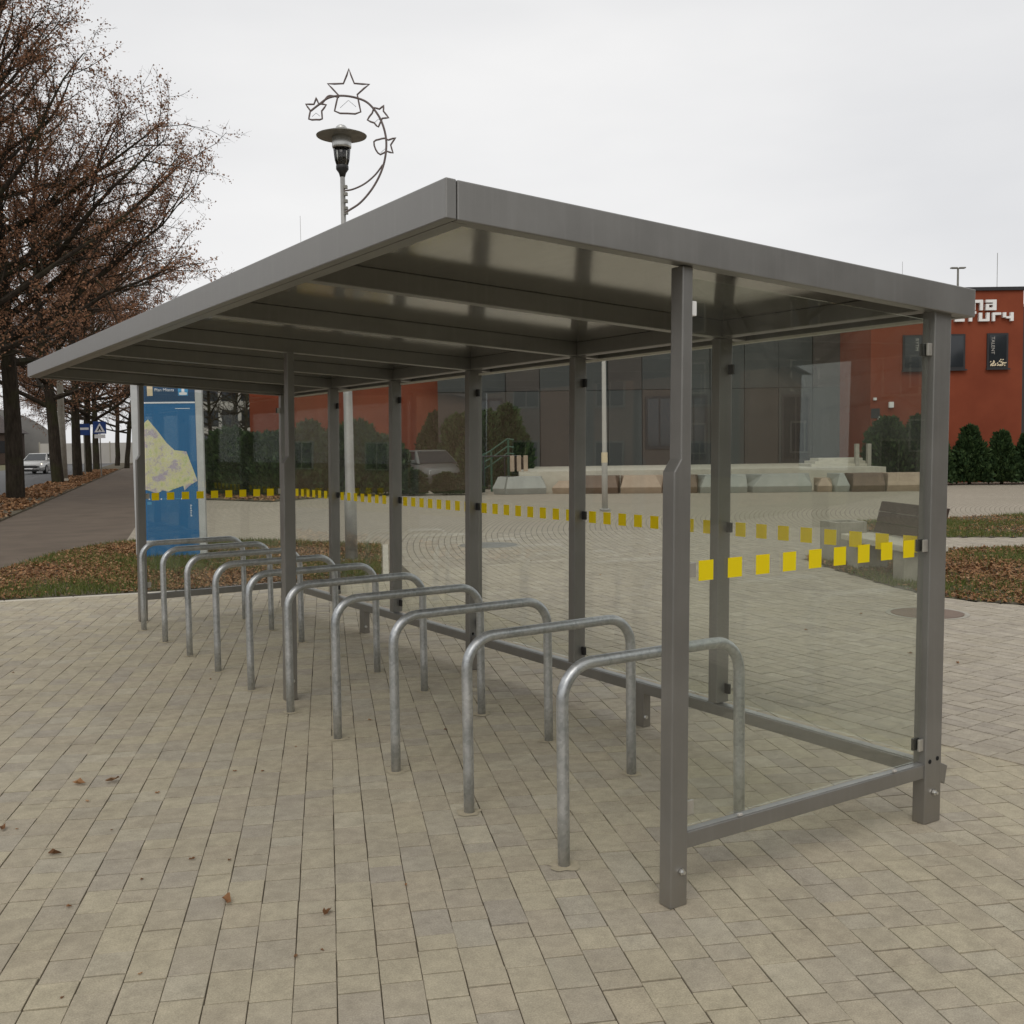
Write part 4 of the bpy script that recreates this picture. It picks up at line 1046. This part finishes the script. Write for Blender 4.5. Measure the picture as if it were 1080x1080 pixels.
post_sign(106, 62.0, 451, 'crossing', 'blue square pedestrian crossing sign beside the path')
# arched hall beyond the road
q = at(-30, 130)
hall = thing('arched_hall', 'large grey hall with a curved roof beyond the road', 'building', (q[0], q[1], 0), R(-8))
HR, HX = 7.1, 1.52
def arch(y0, y1, r, name, mat, par):
    m = MB(); n = 22; vs_ = []
    for y in (y0, y1):
        for k in range(n+1):
            a = math.pi*k/n; vs_.append((-r*HX*math.cos(a), y, r*math.sin(a)))
    m.add(vs_, [(k, k+1, n+2+k, n+1+k) for k in range(n)]+[tuple(range(n, -1, -1)), tuple(range(n+1, 2*n+2))]); return m.build(name, mat, par, smooth=False)
arch(0, 60, HR-.25, 'end_wall', 'far_wall', hall)
n_ = 15
for k in range(n_): arch(-.4+k*4.0, -.4+k*4.0+3.96, HR, 'roof_segment', 'hangar_roof', hall)
MB().box(-4, -.6, -.46, -.42, 0, 4.2).build('door', 'car_dark', hall); MB().box(.6, 4, -.46, -.42, 0, 4.2).build('door', 'car_dark', hall)
q = at(4, 120)
sh2 = thing('brown_shed', 'low brown shed beyond the road behind the nearest tree', 'building', (q[0], q[1], 0), R(-15))
MB().box(-12, 1, 0, 10, 0, 3.6).build('wall', 'slat_brown', sh2)
MB().hexa([(-12.4, -.4, 3.6), (1.6, -.4, 3.6), (1.6, 10.4, 3.6), (-12.4, 10.4, 3.6), (-12.4, 4.9, 6.2), (-1.5, 4.9, 6.2), (-1.5, 5.1, 6.2), (-12.4, 5.1, 6.2)]).build('roof', 'roof_tile', sh2)
for x in (-9, -5, -1): MB().box(x, x+1.4, -.05, -.002, 1.3, 2.7).build('window', 'window_glass', sh2)
q = at(116, 118)
fb = thing('pale_fence', 'pale concrete fence across the far end of the path', 'fence', (q[0], q[1], 0), -YAW+R(8))
for k in range(-3, 5):
    MB().box(k*2.5+.06, k*2.5+2.44, -.04, .04, .0, 2.3).build('panel', 'far_wall', fb)
    MB().box(k*2.5-.06, k*2.5+.06, -.07, .07, .0, 2.45).build('post', 'concrete', fb)
q = at(212, 105)
gh = thing('glazed_hall', 'pale long building with a banded facade behind the bare trees', 'building', (q[0], q[1], 0), -YAW)
MB().box(-6, 12, 0, 12, 0, 8.6).build('wall', 'far_wall', gh)
for r_ in range(3):
    for k in range(9): MB().box(-5.6+k*1.95, -5.6+k*1.95+1.6, -.05, -.002, 1.2+r_*2.5, 2.8+r_*2.5).build('window', 'window_glass', gh)
MB().box(-6.2, 12.2, -.2, 12.2, 8.6, 8.8).build('roof', 'hangar_roof', gh)

# houses across the street that the glass mirrors; dark backdrops added behind the viewer
def house(label, loc, rz, w, d, h, rh, wall, nw=3):
    t = thing('house', label, 'house', loc, rz)
    MB().box(-w/2, w/2, 0, d, -.05, h).build('wall', wall, t)
    MB().prism_y([(-w/2-.4, h), (w/2+.4, h), (0, h+rh)], -.4, d+.4).build('roof', 'roof_tile', t)
    for z in (1.0, 3.7, 6.4):
        if z+1.4 > h: continue
        for k in range(nw):
            x = -w/2+w*(k+.5)/nw
            f = MB().box(x-.62, x+.62, -.06, -.002, z, z+1.4).build('window', 'concrete', t)
            MB().box(x-.54, x-.03, -.075, -.062, z+.08, z+1.32).build('pane', 'window_glass', f); MB().box(x+.03, x+.54, -.075, -.062, z+.08, z+1.32).build('pane', 'window_glass', f)
    MB().box(w*.2, w*.2+.6, d*.4, d*.4+.6, h+rh*.4, h+rh+.6).build('chimney', 'house_brick', t)
    return t
house('brown brick house across the street, mirrored in the rear panes', (-20, 30, 0), R(60), 11, 9, 5.6, 3.4, 'house_brick')
house('grey gabled house across the street, mirrored in the near rear panes', (-23, 15, 0), R(75), 10, 9, 5.2, 3.6, 'house_grey')
house('long brown house across the street, mirrored in the far rear panes', (-14, 47, 0), R(48), 12, 9, 5.0, 3.2, 'house_brick')
house('long dark backdrop block added unseen behind the viewer to darken the near end pane reflection', (34, -29, 0), R(229), 44, 10, 9.0, 3.0, 'backdrop_dark', 9)
house('long dark backdrop house added unseen far behind the viewer to darken the far end pane reflection', (12, -46, 0), R(194), 36, 9, 6.4, 3.4, 'backdrop_dark', 8)
t = thing('roadside_tree', 'bare tree behind the viewer, mirrored in the near end pane', 'tree', (13.5, -10.5, 0), R(40), 'bare autumn trees'); t.scale = (.72, .72, .72)
mobj('trunk', TC[0], 'bark', t)

# ------------------------------------------------------------------ dry leaves on the paving
def leaf_mesh(seed, s):
    g = random.Random(seed); m = MB(); n = 9; out = []
    for k in range(n):
        a = 2*math.pi*k/n; r_ = s*(1-.35*abs(math.sin(a)))*g.uniform(.75, 1.1); out.append((r_*math.cos(a), r_*.62*math.sin(a), .006+s*g.uniform(.0, .5)*(.25+abs(math.sin(a)))))
    m.add(out+[(0, 0, .004)], [(k, (k+1) % n, n) for k in range(n)])
    me = bpy.data.meshes.new('leaf_blade'); me.from_pydata(m.v, [], m.f); me.update(); return me
LM = [leaf_mesh(k, .026) for k in range(5)]
BIG = [((239, 952), 'curled brown leaf, the largest lying on the paving in the left foreground', 1.1), ((345, 964), 'dark brown leaf on the paving just right of the large curled one', .8),
       ((118, 825), 'pale brown leaf left of the first hoops, beside a darker leaf', 1.1), ((84, 828), 'dark leaf left of the first hoops, beside a paler leaf', 1.0),
       ((58, 902), 'brown leaf alone on the left foreground paving', .9), ((3, 875), 'brown leaf at the left edge of the picture', .9)]
def put_leaf(u, v, label, sc, grp=None):
    p = gp(u, v); t = thing('fallen_leaf', label, 'leaf', (p[0], p[1], .001), rng.uniform(0, 6), grp); t.scale = (sc, sc, sc)
    mobj('blade', rng.choice(LM), 'leaf_litter', t)
for (u, v), lb, sc in BIG: put_leaf(u, v, lb, sc*1.4)
for u, v in ((242, 908), (203, 907), (277, 814), (248, 814), (312, 788), (92, 846), (118, 876), (166, 837), (73, 957), (340, 1003), (66, 1053), (18, 875), (205, 730), (222, 717), (85, 677), (14, 710), (150, 928), (470, 770), (390, 760), (428, 934), (148, 1028), (312, 1010)):
    put_leaf(u, v, 'tiny brown leaf scrap lying on the beige paving', rng.uniform(.3, .62), 'leaf scraps on the paving')
for u, v in ((755, 700), (685, 585), (633, 607), (908, 648), (1010, 700), (560, 592), (700, 570), (850, 665), (960, 690)):
    put_leaf(u, v, 'tiny dark leaf scrap lying on the plaza paving', rng.uniform(.7, 1.1), 'leaf scraps on the plaza')
